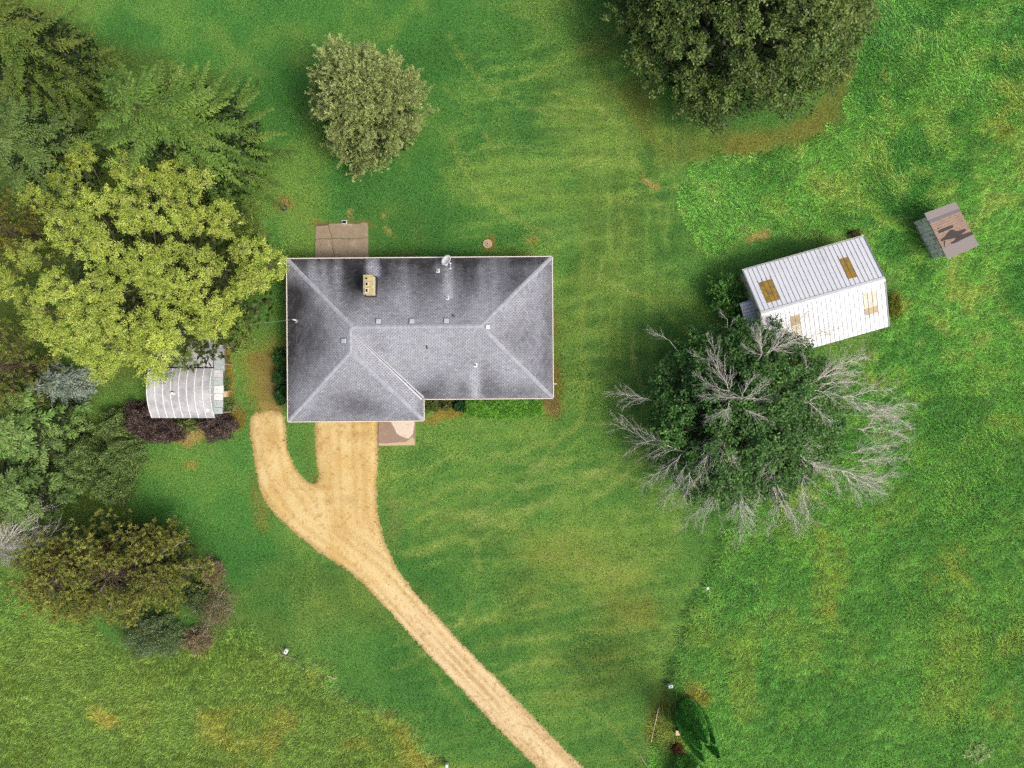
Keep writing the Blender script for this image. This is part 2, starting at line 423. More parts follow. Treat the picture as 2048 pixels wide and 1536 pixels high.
    # worn, yellowing and darker lawn; the conifer's soft shadow painted in as one patch
    for cx, cy, rx, ry, rot, col, a in [(1270, 1225, 70, 28, -10, (128, 116, 44), .7), (1215, 1300, 95, 26, -12, (78, 82, 26), .75), (1240, 1350, 90, 24, -8, (74, 80, 26), .6), (1180, 1390, 70, 30, 0, (106, 118, 40), .5),
            (1160, 1120, 80, 45, 0, (140, 146, 76), .55), (1230, 1170, 70, 40, -20, (150, 160, 84), .6), (1080, 1090, 60, 30, 0, (138, 140, 76), .5), (1050, 1180, 60, 30, 0, (126, 140, 62), .5), (930, 1040, 60, 40, 0, (130, 152, 72), .4),
            (820, 1200, 18, 50, -40, (60, 104, 34), .6), (900, 1290, 20, 70, -45, (56, 104, 32), .6), (700, 1200, 26, 90, -48, (64, 110, 36), .5), (860, 1420, 24, 120, -45, (60, 112, 34), .5), (780, 1040, 14, 60, -5, (112, 128, 74), .4),
            (1105, 770, 18, 60, 0, (116, 100, 48), .75), (1110, 660, 14, 26, 0, (112, 100, 56), .6), (895, 823, 28, 14, 10, (150, 116, 52), .9), (865, 832, 26, 8, -5, (152, 124, 56), .8), (1098, 815, 14, 20, 0, (140, 104, 62), .9),
            (532, 760, 34, 68, 3, (140, 122, 66), .95), (538, 715, 28, 20, 0, (120, 116, 56), .7), (540, 815, 30, 14, 0, (176, 144, 78), .9), (456, 740, 13, 60, 4, (158, 116, 50), .9), (462, 835, 16, 30, 0, (140, 92, 44), .7), (455, 670, 12, 40, 4, (140, 108, 52), .8), (385, 868, 50, 14, 0, (186, 140, 84), .85),
            (568, 416, 13, 13, 0, (140, 104, 68), .9), (692, 423, 6, 7, 0, (196, 152, 92), .95), (762, 427, 6, 7, 0, (206, 154, 96), .95), (785, 465, 5, 14, -30, (176, 160, 92), .7), (1075, 480, 5, 9, 0, (160, 140, 80), .6), (974, 488, 16, 14, 0, (150, 112, 60), .7),
            (1303, 364, 14, 4, 5, (196, 164, 96), .8), (1498, 452, 60, 14, -20, (176, 152, 96), .6), (1540, 440, 26, 7, -22, (196, 158, 104), .6), (1535, 478, 26, 8, -22, (206, 166, 100), .65), (1450, 480, 50, 20, -20, (150, 146, 80), .6),
            (682, 445, 58, 6, 0, (140, 104, 70), .9), (650, 448, 26, 6, 0, (130, 92, 64), .8), (790, 510, 60, 5, 0, (120, 96, 48), .7), (1070, 512, 30, 5, 0, (150, 120, 62), .6),
            (380, 930, 16, 12, 0, (156, 136, 66), .6), (320, 940, 40, 20, 0, (120, 134, 48), .5), (520, 1020, 16, 40, -20, (130, 124, 66), .6), (505, 960, 10, 30, 0, (110, 112, 50), .5), (630, 960, 18, 14, 30, (110, 100, 52), .7), (520, 360, 30, 50, 20, (110, 116, 38), .6), (500, 420, 24, 30, 0, (112, 110, 40), .6), (225, 800, 50, 40, 0, (96, 112, 34), .55),
            (1180, 90, 60, 30, 0, (90, 96, 26), .5), (620, 240, 30, 50, 0, (84, 112, 34), .4), (1440, 350, 60, 30, 0, (96, 146, 66), .2)]:  # middle patch paints the lone conifer's faint shadow into the turf
        c = mixc(c, A(*col), (a if (rx < 30 or a >= .85) else a * .5) * blob(cx, cy, rx, ry, rot, .7 if rx > 30 else .45) * (.4 + 1.1 * np.clip(n_small - .1, 0, 1)))
    # the brown mown ring round the oak
    d = dist_line(wx, wy, OAKRING)
    ring = np.exp(-(d / 34) ** 4)
    c = mixc(c, A(112, 124, 48), .6 * ring * (.45 + 1.0 * n_small))
    c = mixc(c, A(128, 116, 52), .34 * np.exp(-(dist_line(wx, wy, [(1470, 290), (1560, 272), (1630, 235), (1672, 190), (1690, 140)]) / 20) ** 4) * (.4 + .9 * n_small))
    # unmown grass
    sr = sdist(wx, wy, MEADOW_R); sl = sdist(wx, wy, MEADOW_L)
    tall_r = 1 - sstep(-7, 7, sr); tall_l = 1 - sstep(-7, 7, sl)
    cm = np.zeros_like(c) + A(100, 152, 58)
    cm = mixc(cm, A(74, 130, 50), sstep(.45, .65, n_mid)); cm = mixc(cm, A(132, 172, 76), .7 * sstep(.5, .7, n_small)); cm = mixc(cm, A(86, 144, 78), .25 * sstep(.52, .7, 1 - n_hue))
    lowr = sstep(640, 900, py) * (px > 1200)
    cm = mixc(cm, A(84, 134, 48), .6 * lowr)
    ypatch = sstep(.6, .72, fbm(px + 300, py * .6, 85, 91, 4))
    cm = mixc(cm, A(140, 154, 60), .3 * ypatch * (.35 + .65 * sstep(600, 900, py)) * (.5 + n_small))
    for cx, cy, rx, ry, rot in [(1790, 1015, 30, 40, 30), (1785, 615, 14, 30, 0), (1900, 1130, 30, 50, 30), (2030, 1270, 30, 40, 20), (2000, 1410, 40, 25, -30), (1650, 1220, 14, 40, 0), (1745, 760, 30, 12, 0), (2010, 240, 40, 60, 20), (1760, 150, 14, 30, 20), (1765, 850, 40, 20, 0), (1640, 1060, 14, 24, 0), (1920, 1170, 20, 14, 0)]:
        cm = mixc(cm, A(152, 154, 60), .5 * blob(cx, cy, rx * .9, ry * .9, rot, .9) * sstep(.3, .7, fbm(px, py, 16, 95, 3)))
    cl = mixc(cm, A(100, 126, 46), np.full(px.shape, .75)); cl = mixc(cl, A(140, 142, 44), .5 * sstep(.5, .66, fbm(px, py, 90, 97, 4)) * sstep(200, 420, px)); cl = mixc(cl, A(92, 136, 58), .6 * sstep(.52, .7, n_hue)); cl = mixc(cl, A(160, 156, 40), .6 * blob(215, 1435, 26, 18, 20)); cl = mixc(cl, A(152, 148, 40), .5 * blob(840, 1490, 110, 26, 38) * (.3 + n_small))
    c = mixc(c, cm, tall_r); c = mixc(c, cl, tall_l)
    fence = np.exp(-(dist_line(wx, wy, [(480, 1250), (570, 1300), (640, 1345), (720, 1400), (790, 1445), (880, 1510), (940, 1560)]) / 13) ** 2)
    c = mixc(c, A(122, 156, 92), .35 * fence * (.2 + 1.2 * n_small))
    dk = np.exp(-(dist_line(wx, wy, [(1462, 1050), (1440, 1100), (1415, 1160), (1395, 1205), (1370, 1265), (1352, 1310), (1342, 1360), (1325, 1410), (1300, 1490)]) / 8) ** 2)
    c = mixc(c, A(46, 84, 30), .7 * dk * (.5 + .8 * n_small))
    # duller olive ground under the trees at the left
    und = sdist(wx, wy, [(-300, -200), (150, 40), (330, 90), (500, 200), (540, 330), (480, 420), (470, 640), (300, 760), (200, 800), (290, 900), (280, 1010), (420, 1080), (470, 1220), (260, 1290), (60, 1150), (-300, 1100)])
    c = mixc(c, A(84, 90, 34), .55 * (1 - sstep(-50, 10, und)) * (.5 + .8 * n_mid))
    c = mixc(c, A(120, 92, 60), .5 * blob(470, 850, 1, 1) )
    # bed round the arborvitae and the little board
    c = mixc(c, A(116, 74, 40), .8 * blob(1352, 1492, 20, 14, 0)); c = mixc(c, A(110, 112, 46), .6 * blob(1330, 1450, 40, 60, 10)); c = mixc(c, A(140, 124, 56), .6 * blob(1395, 1390, 24, 24, 0))
    tall = np.clip(np.maximum(tall_r, tall_l) + .8 * fence, 0, 1)
    c = c * np.array([1.2, 1.06, 1.3])
    c[..., 0] = np.minimum(c[..., 0], c[..., 1] * 1.22); c[..., 2] = np.maximum(c[..., 2], c[..., 1] * .2)
    return np.clip(c, .004, .8), tall

# one sheet of ground: fine under the picture, coarse to the horizon
gx = np.concatenate([[-1500, -700, -300, -140, -80, -60, -52], np.arange(-46, 46.01, .25), [52, 60, 80, 140, 300, 700, 1500]])
gy = np.concatenate([[-1500, -700, -300, -140, -80, -50, -42], np.arange(-36, 36.01, .25), [42, 50, 80, 140, 300, 700, 1500]])
GX, GY = np.meshgrid(gx, gy)
gpx = GX / HC * FPX + 1024; gpy = 768 - GY / HC * FPX
gc, gt = ground_colour(gpx, gpy)
gz = .05 * (fbm(gpx, gpy, 130, 61, 3) - .5) + np.where((np.abs(GX) > 48) | (np.abs(GY) > 38), -.02, 0)
gz = np.minimum(gz, .0) * 1.0 - .012
ny, nx = GX.shape
idx = np.arange(nx * ny).reshape(ny, nx)
gf = np.stack([idx[:-1, :-1], idx[:-1, 1:], idx[1:, 1:], idx[1:, :-1]], -1).reshape(-1, 4)
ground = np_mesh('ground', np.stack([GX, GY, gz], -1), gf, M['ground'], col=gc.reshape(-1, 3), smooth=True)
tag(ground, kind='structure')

# ------------------------------------------------------------------ sandy driveway
def jag(poly_px, step, amp, seed):
    r = np.random.default_rng(seed); P = chaikin(poly_px, 1); out = []
    for a, b in zip(P, P[1:] + P[:1]):
        L = np.linalg.norm(b - a); n = max(1, int(L / step))
        nn = np.array([-(b - a)[1], (b - a)[0]]) / (L + 1e-6)
        for k in range(n):
            q = a + (b - a) * k / n
            out.append(q + nn * (r.normal(0, amp) + 3 * (vnoise(q[0], q[1], 30, seed) - .5)))
    return out
def sheet(name, ring_px, z_edge, z_mid, grid_px, mat, colour_fn, parent=None, crown_px=14.0):
    """A filled sheet inside a ring: constrained triangulation with inner points so that it can crown and carry colour."""
    ring = [np.asarray(p, float) for p in ring_px]
    xs = [p[0] for p in ring]; ys = [p[1] for p in ring]
    GXs, GYs = np.meshgrid(np.arange(min(xs), max(xs), grid_px), np.arange(min(ys), max(ys), grid_px))
    r = np.random.default_rng(5)
    qx = (GXs + r.uniform(-.3, .3, GXs.shape) * grid_px).ravel(); qy = (GYs + r.uniform(-.3, .3, GYs.shape) * grid_px).ravel()
    rl = [tuple(p) for p in ring]
    keep = sdist(qx, qy, rl) < -grid_px * .45
    pts = [Vector(p) for p in rl] + [Vector((a, b)) for a, b in zip(qx[keep], qy[keep])]
    n = len(rl)
    vo, _, fo, _, _, _ = mgeo.delaunay_2d_cdt(pts, [(i, (i + 1) % n) for i in range(n)], [], 1, 1e-4)
    P = np.array([(v[0], v[1]) for v in vo]); Fc = np.array([f for f in fo if len(f) == 3], int)
    sd = dist_line(P[:, 0], P[:, 1], rl, True)
    z = z_edge + (z_mid - z_edge) * sstep(0, crown_px, sd) + .012 * (fbm(P[:, 0], P[:, 1], 14, 8, 3) - .5) * sstep(0, 6, sd)
    V = np.stack([(P[:, 0] - 1024) * HC / FPX, (768 - P[:, 1]) * HC / FPX, z], -1)
    e1 = V[Fc[:, 1]] - V[Fc[:, 0]]; e2 = V[Fc[:, 2]] - V[Fc[:, 0]]
    fl = np.cross(e1, e2)[:, 2] < 0
    Fc[fl] = Fc[fl][:, ::-1]
    return np_mesh(name, V, Fc, mat, parent, col=colour_fn(P[:, 0], P[:, 1]), smooth=True)
AX = [(535, 830), (540, 900), (560, 970), (610, 1035), (680, 1090), (760, 1155), (850, 1255), (950, 1360), (1120, 1535), (1250, 1665)]
AX2 = [(693, 820), (693, 930), (700, 1040), (745, 1140)]
def drive_colour(px, py):
    c = np.zeros(px.shape + (3,)) + A(222, 197, 136)
    n = fbm(px, py, 40, 71, 4); n2 = fbm(px, py, 6, 73, 3)
    def mixc(c, col, m): return c * (1 - m[:, None]) + np.asarray(col) * m[:, None]
    c = mixc(c, A(232, 211, 158), .5 * sstep(.45, .7, n)); c = mixc(c, A(206, 170, 98), .35 * sstep(.45, .7, 1 - n))
    low = sstep(1080, 1350, py); c = mixc(c, A(234, 214, 174), .75 * low)
    d1 = dist_line(px, py, AX); d2 = dist_line(px, py, AX2)
    d = np.where((py < 1060) & (px > 635), d2, d1)
    rut = fbm(d * 1.0 + 4 * fbm(px, py, 60, 76, 2), (px + py) / 45.0, 5.0, 75, 3)
    low2 = .35 + .65 * sstep(1050, 1200, py)
    c = mixc(c, A(180, 142, 82), .55 * low2 * sstep(.52, .72, rut)); c = mixc(c, A(244, 220, 164), .45 * low2 * sstep(.5, .72, 1 - rut)); c = mixc(c, A(196, 160, 96), .3 * np.exp(-((d - 15) / 4.5) ** 2))
    c = mixc(c, A(170, 132, 70), .5 * sstep(.62, .75, n2))
    e = dist_line(px, py, DRIVE, True); c = mixc(c, A(158, 134, 80), .65 * (1 - sstep(0, 5 + 8 * fbm(px, py, 18, 83, 2), e)))
    for cx, cy, rx, ry in [(540, 872, 10, 22), (715, 868, 30, 8), (650, 975, 20, 6), (660, 1000, 12, 8), (700, 1000, 16, 10)]:
        c = mixc(c, A(176, 138, 70), .5 * np.exp(-(((px - cx) / rx) ** 2 + ((py - cy) / ry) ** 2)))
    return c
DR = [tuple(p) for p in jag(DRIVE, 2.2, 1.3, 2)]
drive = sheet('driveway', DR, -.004, .05, 3.4, M['sand'], drive_colour)
tag(drive, kind='structure')

# loose stones and clods on the driveway: too many and too small to count
rst = np.random.default_rng(6); k_ = 9000
sx_ = rst.uniform(495, 1240, k_ * 6); sy_ = rst.uniform(812, 1600, k_ * 6); ok_ = sdist(sx_, sy_, DRIVE) < 1.0
sx_, sy_ = sx_[ok_][:k_], sy_[ok_][:k_]
near = dist_line(sx_, sy_, DRIVE, True) < 7; keep_ = near | (fbm(sx_, sy_, 40, 9, 3) > .5); sx_, sy_ = sx_[keep_], sy_[keep_]
m_ = len(sx_); cs = np.stack([(sx_ - 1024) * HC / FPX, (768 - sy_) * HC / FPX, np.full(m_, .045)], -1)
rr_ = rst.uniform(.015, .045, m_) * np.where(rst.random(m_) < .06, 2.0, 1.0)
off = np.array([[1, 0, -.3], [-.5, .87, -.3], [-.5, -.87, -.3], [0, 0, .7]])
an_ = rst.uniform(0, 6.28, m_); ca_, sa_ = np.cos(an_), np.sin(an_)
ov = np.stack([ca_[:, None] * off[:, 0] - sa_[:, None] * off[:, 1], sa_[:, None] * off[:, 0] + ca_[:, None] * off[:, 1], np.tile(off[:, 2], (m_, 1))], -1) * rr_[:, None, None]
ov[..., 2] -= np.where(dist_line(sx_, sy_, DRIVE, True) < 6, .03, 0)[:, None]
sc_ = np.where(rst.random((m_, 1)) < .45, A(150, 116, 70), A(236, 214, 160)) * rst.uniform(.6, 1.15, (m_, 1))
st_ = np_mesh('gravel', (cs[:, None] + ov).reshape(-1, 3), (np.arange(m_)[:, None, None] * 4 + np.array([[0, 1, 3], [1, 2, 3], [2, 0, 3]])[None]).reshape(-1, 3), M['sand'], col=np.repeat(sc_, 4, 0))
tag(st_, 'loose stones and clods strewn over the sandy driveway', 'gravel', kind='stuff')

# ------------------------------------------------------------------ back patio: four cracked slabs
patio = empty('patio', W(683, 482), None, None); tag(patio, 'cracked brown concrete patio in four pieces behind the house', kind='structure')
def z2(p): return (540 + p[0] / 6.4, 400 + p[1] / 6.4)
vc1 = [(748, 312), (752, 350), (768, 400), (786, 440), (798, 496)]
vc2 = [(798, 496), (792, 560), (806, 610), (816, 660), (836, 745), (838, 960)]
hl = [(580, 510), (640, 500), (700, 498), (760, 502), (798, 496)]; hr = [(798, 496), (850, 492), (890, 488), (960, 500), (1080, 498), (1180, 494), (1262, 470)]
slabs = [[(582, 336), (660, 330), (745, 318)] + vc1 + hl[::-1][1:],
         vc1 + hr[1:] + [(1262, 320), (1250, 296), (1190, 288), (1130, 306), (1000, 302), (860, 300), (752, 304)],
         hl + vc2[1:] + [(578, 960)],
         [(798, 496)] + hr[1:] + [(1264, 700), (1268, 960), (838, 960)] + vc2[::-1][1:-1]]
for k, sl in enumerate(slabs):
    ring = [W(*z2(p))[:2] for p in sl]
    cen = np.mean(ring, 0); ring = [cen + (np.array(p) - cen) * (1 - .028 / max(.3, np.linalg.norm(np.array(p) - cen))) for p in ring]
    ar = sum(ring[i][0] * ring[(i + 1) % len(ring)][1] - ring[(i + 1) % len(ring)][0] * ring[i][1] for i in range(len(ring)))
    if ar < 0: ring = ring[::-1]
    MB().prism(ring, -.06, .055 + .008 * k).build('slab', M['conc'], patio)
# front stoop
stoop = empty('stoop', W(793, 865)); tag(stoop, 'brown stoop slab with a pale flaking patch beside the garage', kind='structure')
MB().prism([W(*p)[:2] for p in [(757, 892), (831, 891), (832, 812), (757, 812)]], -.05, .065).build('slab', M['stoop'], stoop)
pp = [(779, 838), (783, 846), (790, 858), (793, 866), (800, 871), (812, 876), (818, 877), (826, 868), (829, 850), (829, 812), (779, 812)]
rg = [W(*p)[:2] for p in pp]
MB().prism(rg, .060, .070).build('flaking_coat', M['peel'], stoop)
pp = [(758, 886), (772, 887), (790, 885), (812, 884), (826, 873), (829, 880), (830, 890), (758, 891)]
MB().prism([W(*p)[:2] for p in pp][::-1], .060, .069).build('sandy_edge', M['sand_edge'] if 'sand_edge' in M else M['ring'], stoop)

# ------------------------------------------------------------------ grass: real blades, set out in small patches over the turf
def make_patch(rng, n, rad, l0, l1, w0, w1, tilt, lean):
    a = rng.uniform(0, 2 * np.pi, n); r = rad * np.sqrt(rng.uniform(0, 1, n))
    p = np.stack([r * np.cos(a), r * np.sin(a), np.zeros(n)], -1)
    az = rng.uniform(0, 2 * np.pi, n); ti = rng.uniform(tilt[0], tilt[1], n)
    d = np.stack([np.cos(az) * np.sin(ti) + lean, np.sin(az) * np.sin(ti), np.cos(ti)], -1); d = unit(d)
    L = rng.uniform(l0, l1, n)[:, None]; w = rng.uniform(w0, w1, n)[:, None]
    s = unit(np.cross(d, rng.normal(size=(n, 3)) * .3 + np.array([0, 0, 1.0])))
    tip = p + d * L; tip[:, 2] = np.maximum(tip[:, 2], .015)
    V = np.stack([p - s * w * .5, p + s * w * .5, tip], 1).reshape(-1, 3)
    V[:, 2] -= .01
    kc = max(4, n // 7); ctr = rad * np.sqrt(rng.uniform(0, 1, kc))[:, None] * np.stack([np.cos(q_ := rng.uniform(0, 6.28, kc)), np.sin(q_)], -1)
    ci = np.argmin(((p[:, None, :2] - ctr[None]) ** 2).sum(-1), 1); t = rng.uniform(.45, 1.5, kc)[ci] * rng.uniform(.75, 1.25, n)
    tone = np.stack([t * .8, t * .8, t * 1.08], 1).ravel()
    return V, tone
rg_ = np.random.default_rng(99)
V_all = []; tone_all = []; kind_all = []; F_all = []; base_n = 0
specs = [(170, .34, .05, .10, .022, .045, (.6, 1.4), 0.0), (78, .40, .2, .46, .04, .08, (.75, 1.4), 1.1), (26, .34, .05, .12, .016, .03, (.6, 1.4), 0.0)]
for k, s in enumerate(specs):
    V, t = make_patch(rg_, *s)
    n = len(V) // 3
    F_all.append(np.arange(n * 3).reshape(n, 3) + base_n); base_n += len(V)
    V_all.append(V); tone_all.append(t); kind_all.append(np.full(len(V), 10 + k))
# where the patches stand
step = .42
QX, QY = np.meshgrid(np.arange(-44.5, 44.5, step), np.arange(-33.8, 33.8, step))
QX = (QX + rg_.uniform(-.5, .5, QX.shape) * step).ravel(); QY = (QY + rg_.uniform(-.5, .5, QY.shape) * step).ravel()
qpx = QX / HC * FPX + 1024; qpy = 768 - QY / HC * FPX
skip = (sdist(qpx, qpy, DRIVE) < np.where(rg_.random(len(qpx)) < .4, .5, 4.5)) | in_poly(qpx, qpy, [(623, 440), (744, 440), (744, 520), (623, 520)]) | in_poly(qpx, qpy, [(750, 810), (838, 810), (838, 897), (750, 897)]) \
    | in_poly(qpx, qpy, [(600, 540), (1080, 540), (1080, 780), (822, 780), (822, 818), (600, 818)]) | in_poly(qpx, qpy, [(330, 700), (420, 700), (420, 820), (330, 820)])
QX, QY, qpx, qpy = QX[~skip], QY[~skip], qpx[~skip], qpy[~skip]
qc, qt = ground_colour(qpx, qpy)
dry = (np.hypot((qpx - 534) / 34, (qpy - 762) / 64) < 1) | (np.hypot(qpx - 568, qpy - 416) < 12) | (np.hypot(qpx - 692, qpy - 422) < 8) | (np.hypot(qpx - 762, qpy - 427) < 8)
kk = np.where(dry, 2, np.where(qt > .5, 1, 0))
qc = np.clip(qc * rg_.uniform(.86, 1.14, (len(qc), 1)) * np.where(kk == 1, 2.85, 2.25)[:, None], 0, .62)
flow = 2.4 + 2.2 * fbm(qpx, qpy, 160, 15, 3) * 2
rot = np.where(kk == 1, flow + rg_.normal(0, .7, len(kk)), rg_.uniform(0, 6.28, len(kk)))
scl = np.where(kk == 1, rg_.uniform(.75, 1.25, len(kk)), rg_.uniform(.85, 1.15, len(kk)))
nP = len(QX)
V = np.concatenate(V_all + [np.stack([QX, QY, np.full(nP, -.01)], -1)])
me = bpy.data.meshes.new('grass')
Fc = np.concatenate(F_all)
me.from_pydata([], [], [])
me.vertices.add(len(V)); me.vertices.foreach_set('co', V.astype(np.float32).ravel())
me.loops.add(Fc.size); me.loops.foreach_set('vertex_index', Fc.astype(np.int32).ravel())
me.polygons.add(len(Fc)); me.polygons.foreach_set('loop_start', np.arange(0, Fc.size, 3, dtype=np.int32))
nT = base_n
def pattr(nm, ty, key, arr):
    a = me.attributes.new(nm, ty, 'POINT'); a.data.foreach_set(key, arr)
pattr('kind_id', 'INT', 'value', np.concatenate([np.concatenate(kind_all), kk]).astype(np.int32))
pattr('tone', 'FLOAT', 'value', np.concatenate([np.concatenate(tone_all), np.ones(nP)]).astype(np.float32))
pattr('spin', 'FLOAT', 'value', np.concatenate([np.zeros(nT), rot]).astype(np.float32))
pattr('size', 'FLOAT', 'value', np.concatenate([np.ones(nT), scl]).astype(np.float32))
c4 = np.ones((nT + nP, 4), np.float32); c4[nT:, :3] = qc
pattr('col', 'FLOAT_COLOR', 'color', c4.ravel())
me.update(calc_edges=True); me.materials.append(M['blade'])
grass = bpy.data.objects.new('grass', me); COL.objects.link(grass)
tag(grass, 'green grass blades covering the lawn and the meadow', 'grass', kind='stuff')
ng = bpy.data.node_groups.new('grass_scatter', 'GeometryNodeTree')
ng.interface.new_socket('Geometry', in_out='INPUT', socket_type='NodeSocketGeometry')
ng.interface.new_socket('Geometry', in_out='OUTPUT', socket_type='NodeSocketGeometry')
gi = ng.nodes.new('NodeGroupInput'); go = ng.nodes.new('NodeGroupOutput'); jn = ng.nodes.new('GeometryNodeJoinGeometry')
def named(nm, ty):
    n = ng.nodes.new('GeometryNodeInputNamedAttribute'); n.data_type = ty; n.inputs['Name'].default_value = nm
    return [o for o in n.outputs if o.enabled][0] if any(o.enabled for o in n.outputs) else n.outputs[0]
kid = named('kind_id', 'INT'); spin = named('spin', 'FLOAT'); size = named('size', 'FLOAT')
def is_kind(v):
    c = ng.nodes.new('FunctionNodeCompare'); c.data_type = 'INT'; c.operation = 'EQUAL'
    a = [i for i in c.inputs if i.type == 'INT']
    ng.links.new(kid, a[0]); a[1].default_value = v
    return c.outputs[0]
cx = ng.nodes.new('ShaderNodeCombineXYZ'); ng.links.new(spin, cx.inputs[2])
for k in range(3):
    sp = ng.nodes.new('GeometryNodeSeparateGeometry'); sp.domain = 'POINT'
    ng.links.new(gi.outputs[0], sp.inputs[0]); ng.links.new(is_kind(10 + k), sp.inputs[1])
    ip = ng.nodes.new('GeometryNodeInstanceOnPoints')
    ng.links.new(gi.outputs[0], ip.inputs['Points']); ng.links.new(is_kind(k), ip.inputs['Selection']); ng.links.new(sp.outputs[0], ip.inputs['Instance'])
    ng.links.new(cx.outputs[0], ip.inputs['Rotation']); ng.links.new(size, ip.inputs['Scale'])
    ng.links.new(ip.outputs[0], jn.inputs[0])
ng.links.new(jn.outputs[0], go.inputs[0])
md = grass.modifiers.new('scatter', 'NODES'); md.node_group = ng

# ------------------------------------------------------------------ the house
EW, EE, EN, ES, EG, EX = -17.77, 3.16, 9.96, -1.14, -2.84, -7.12   # eaves: west, east, north, south, garage south, garage east
ZE, PITCH = 2.70, 1.0 / 3.0
HROT = math.radians(0.45)
HB = np.array([-7.3, 4.0, 0.0])
def hrot(p):
    p = np.asarray(p, float); q = p.copy(); d = p[..., :2] - HB[:2]
    q[..., 0] = HB[0] + d[..., 0] * math.cos(HROT) - d[..., 1] * math.sin(HROT)
    q[..., 1] = HB[1] + d[..., 0] * math.sin(HROT) + d[..., 1] * math.cos(HROT)
    return q
house = empty('house', HB, 'low ranch house with a stained grey shingle hip roof and attached garage wing', 'house')
hm, hg = (EN - ES) / 2, (EX - EW) / 2
yr = (EN + ES) / 2
pL = np.array([EW + hm, yr, ZE + hm * PITCH]); pR = np.array([EE - hm, yr, ZE + hm * PITCH])
pC = np.array([EW + hg, EG + hg, ZE + hg * PITCH]); pD = np.array([EW + hg, ES + hg, ZE + hg * PITCH])
cNW, cNE, cSE, cIN, cGE, cGW = [np.array(p) for p in ([EW, EN, ZE], [EE, EN, ZE], [EE, ES, ZE], [EX, ES, ZE], [EX, EG, ZE], [EW, EG, ZE])]
slopes = [([cNE, cNW, pL, pR], 'n'), ([cSE, cNE, pR], 'e'), ([cIN, cSE, pR, pL, pD], 's'), ([cGE, cIN, pD, pC], 'ge'), ([cGW, cGE, pC], 'gs'), ([cNW, cGW, pC, pD], 'w'), ([cNW, pD, pL], 'w')]
def to_px(P):
    s = FPX / (HC - P[..., 2]); return 1024 + P[..., 0] * s, 768 - P[..., 1] * s
def gauss(px, py, cx, cy, sx, sy): return np.exp(-((px - cx) / sx) ** 2 - ((py - cy) / sy) ** 2)
def stain(px, py, side):
    """growth of dark algae on the shingles, 0 clean to 1 black; zinc wash below metal keeps streaks clean"""
    n = fbm(px, py, 40, 201, 4)
    if side == 'n':
        t = (655 - py) / 138.0                         # 0 at the ridge, 1 at the eave
        sx = fbm(px, py * .12, 26, 205, 3)
        d = .12 + .42 * t * sstep(.3, .66, sx) + .2 * t
        d = d + .42 * gauss(px, py, 706, 560, 22, 46) + .42 * gauss(px, py, 714, 545, 13, 30) + .35 * gauss(px, py, 782, 540, 26, 36) + .3 * gauss(px, py, 850, 540, 30, 34) + .3 * gauss(px, py, 935, 550, 24, 60) + .2 * gauss(px, py, 1010, 560, 50, 40) + .35 * gauss(px, py, 915, 535, 16, 24)
        d = d - .75 * sstep(-2, 6, 556 - py) * np.exp(-((px - 746) / 14) ** 4) - .6 * np.exp(-((px - 897) / (9 + .05 * (596 - py))) ** 2) * (py < 596) * sstep(500, 545, py) - .4 * np.exp(-((px - 876) / 6) ** 2) * (py < 541)
        d = d + .25 * sstep(540, 520, py)
    elif side == 'w':
        d = .16 + .72 * sstep(.0, 1.0, 1 - np.clip((px - 578 - 30 * (n - .5)) / (62 - 26 * sstep(640, 800, py) + 14 * sstep(560, 620, py)), 0, 1.6) / 1.3) * sstep(545, 590, py) * (1 - .75 * sstep(700, 810, py))
        d = d + .28 * gauss(px, py, 640, 690, 30, 60) + .2 * gauss(px, py, 590, 590, 12, 40) + .15 * (1 - sstep(575, 600, px))
    elif side == 's':
        d = .05 + .1 * n + .28 * gauss(px, py, 880, 765, 26, 30) + .26 * gauss(px, py, 925, 775, 16, 30) + .3 * gauss(px, py, 975, 765, 22, 40) + .22 * gauss(px, py, 1020, 785, 60, 16) + .5 * gauss(px, py, 848, 790, 20, 14) + .18 * sstep(745, 795, py)
        d = d - .45 * np.exp(-((px - 951) / 7.5) ** 2) * sstep(722, 734, py)
        dv = np.abs((px - 845) * .70 - (py - 797) * -.70 * -1) ; d = d + 0 * dv
    elif side == 'e':
        d = .08 + .12 * n + .3 * sstep(1070, 1102, px) + .16 * gauss(px, py, 1050, 680, 40, 60)
    elif side == 'ge':
        d = .02 + .1 * n + .3 * sstep(825, 845, px)
    else:
        d = .05 + .12 * n + .38 * gauss(px, py, 718, 815, 26, 26) + .25 * gauss(px, py, 680, 800, 40, 20) + .3 * gauss(px, py, 760, 820, 20, 16) + .15 * sstep(800, 838, py)
    return np.clip(d + .25 * (n - .5), 0, 1)
def clip_poly(P, pl):
    """Sutherland-Hodgman: keep the part of the polygon P (u,v) inside the convex polygon pl"""
    out = P
    n = len(pl)
    for i in range(n):
        a, b = pl[i], pl[(i + 1) % n]
        e = (b[0] - a[0], b[1] - a[1])
        src, out = out, []
        if not src: return []
        for k in range(len(src)):
            p, q = src[k], src[(k + 1) % len(src)]
            dp = e[0] * (p[1] - a[1]) - e[1] * (p[0] - a[0]); dq = e[0] * (q[1] - a[1]) - e[1] * (q[0] - a[0])
            if dp >= 0: out.append(p)
            if (dp >= 0) != (dq >= 0):
                t = dp / (dp - dq); out.append((p[0] + t * (q[0] - p[0]), p[1] + t * (q[1] - p[1])))
    return out
LIGHT_SH, MID_SH, DARK_SH = A(178, 183, 193), A(122, 125, 133), A(60, 61, 64)
rs = np.random.default_rng(31)
deck = MB(); SV = []; SF = []; SC = []
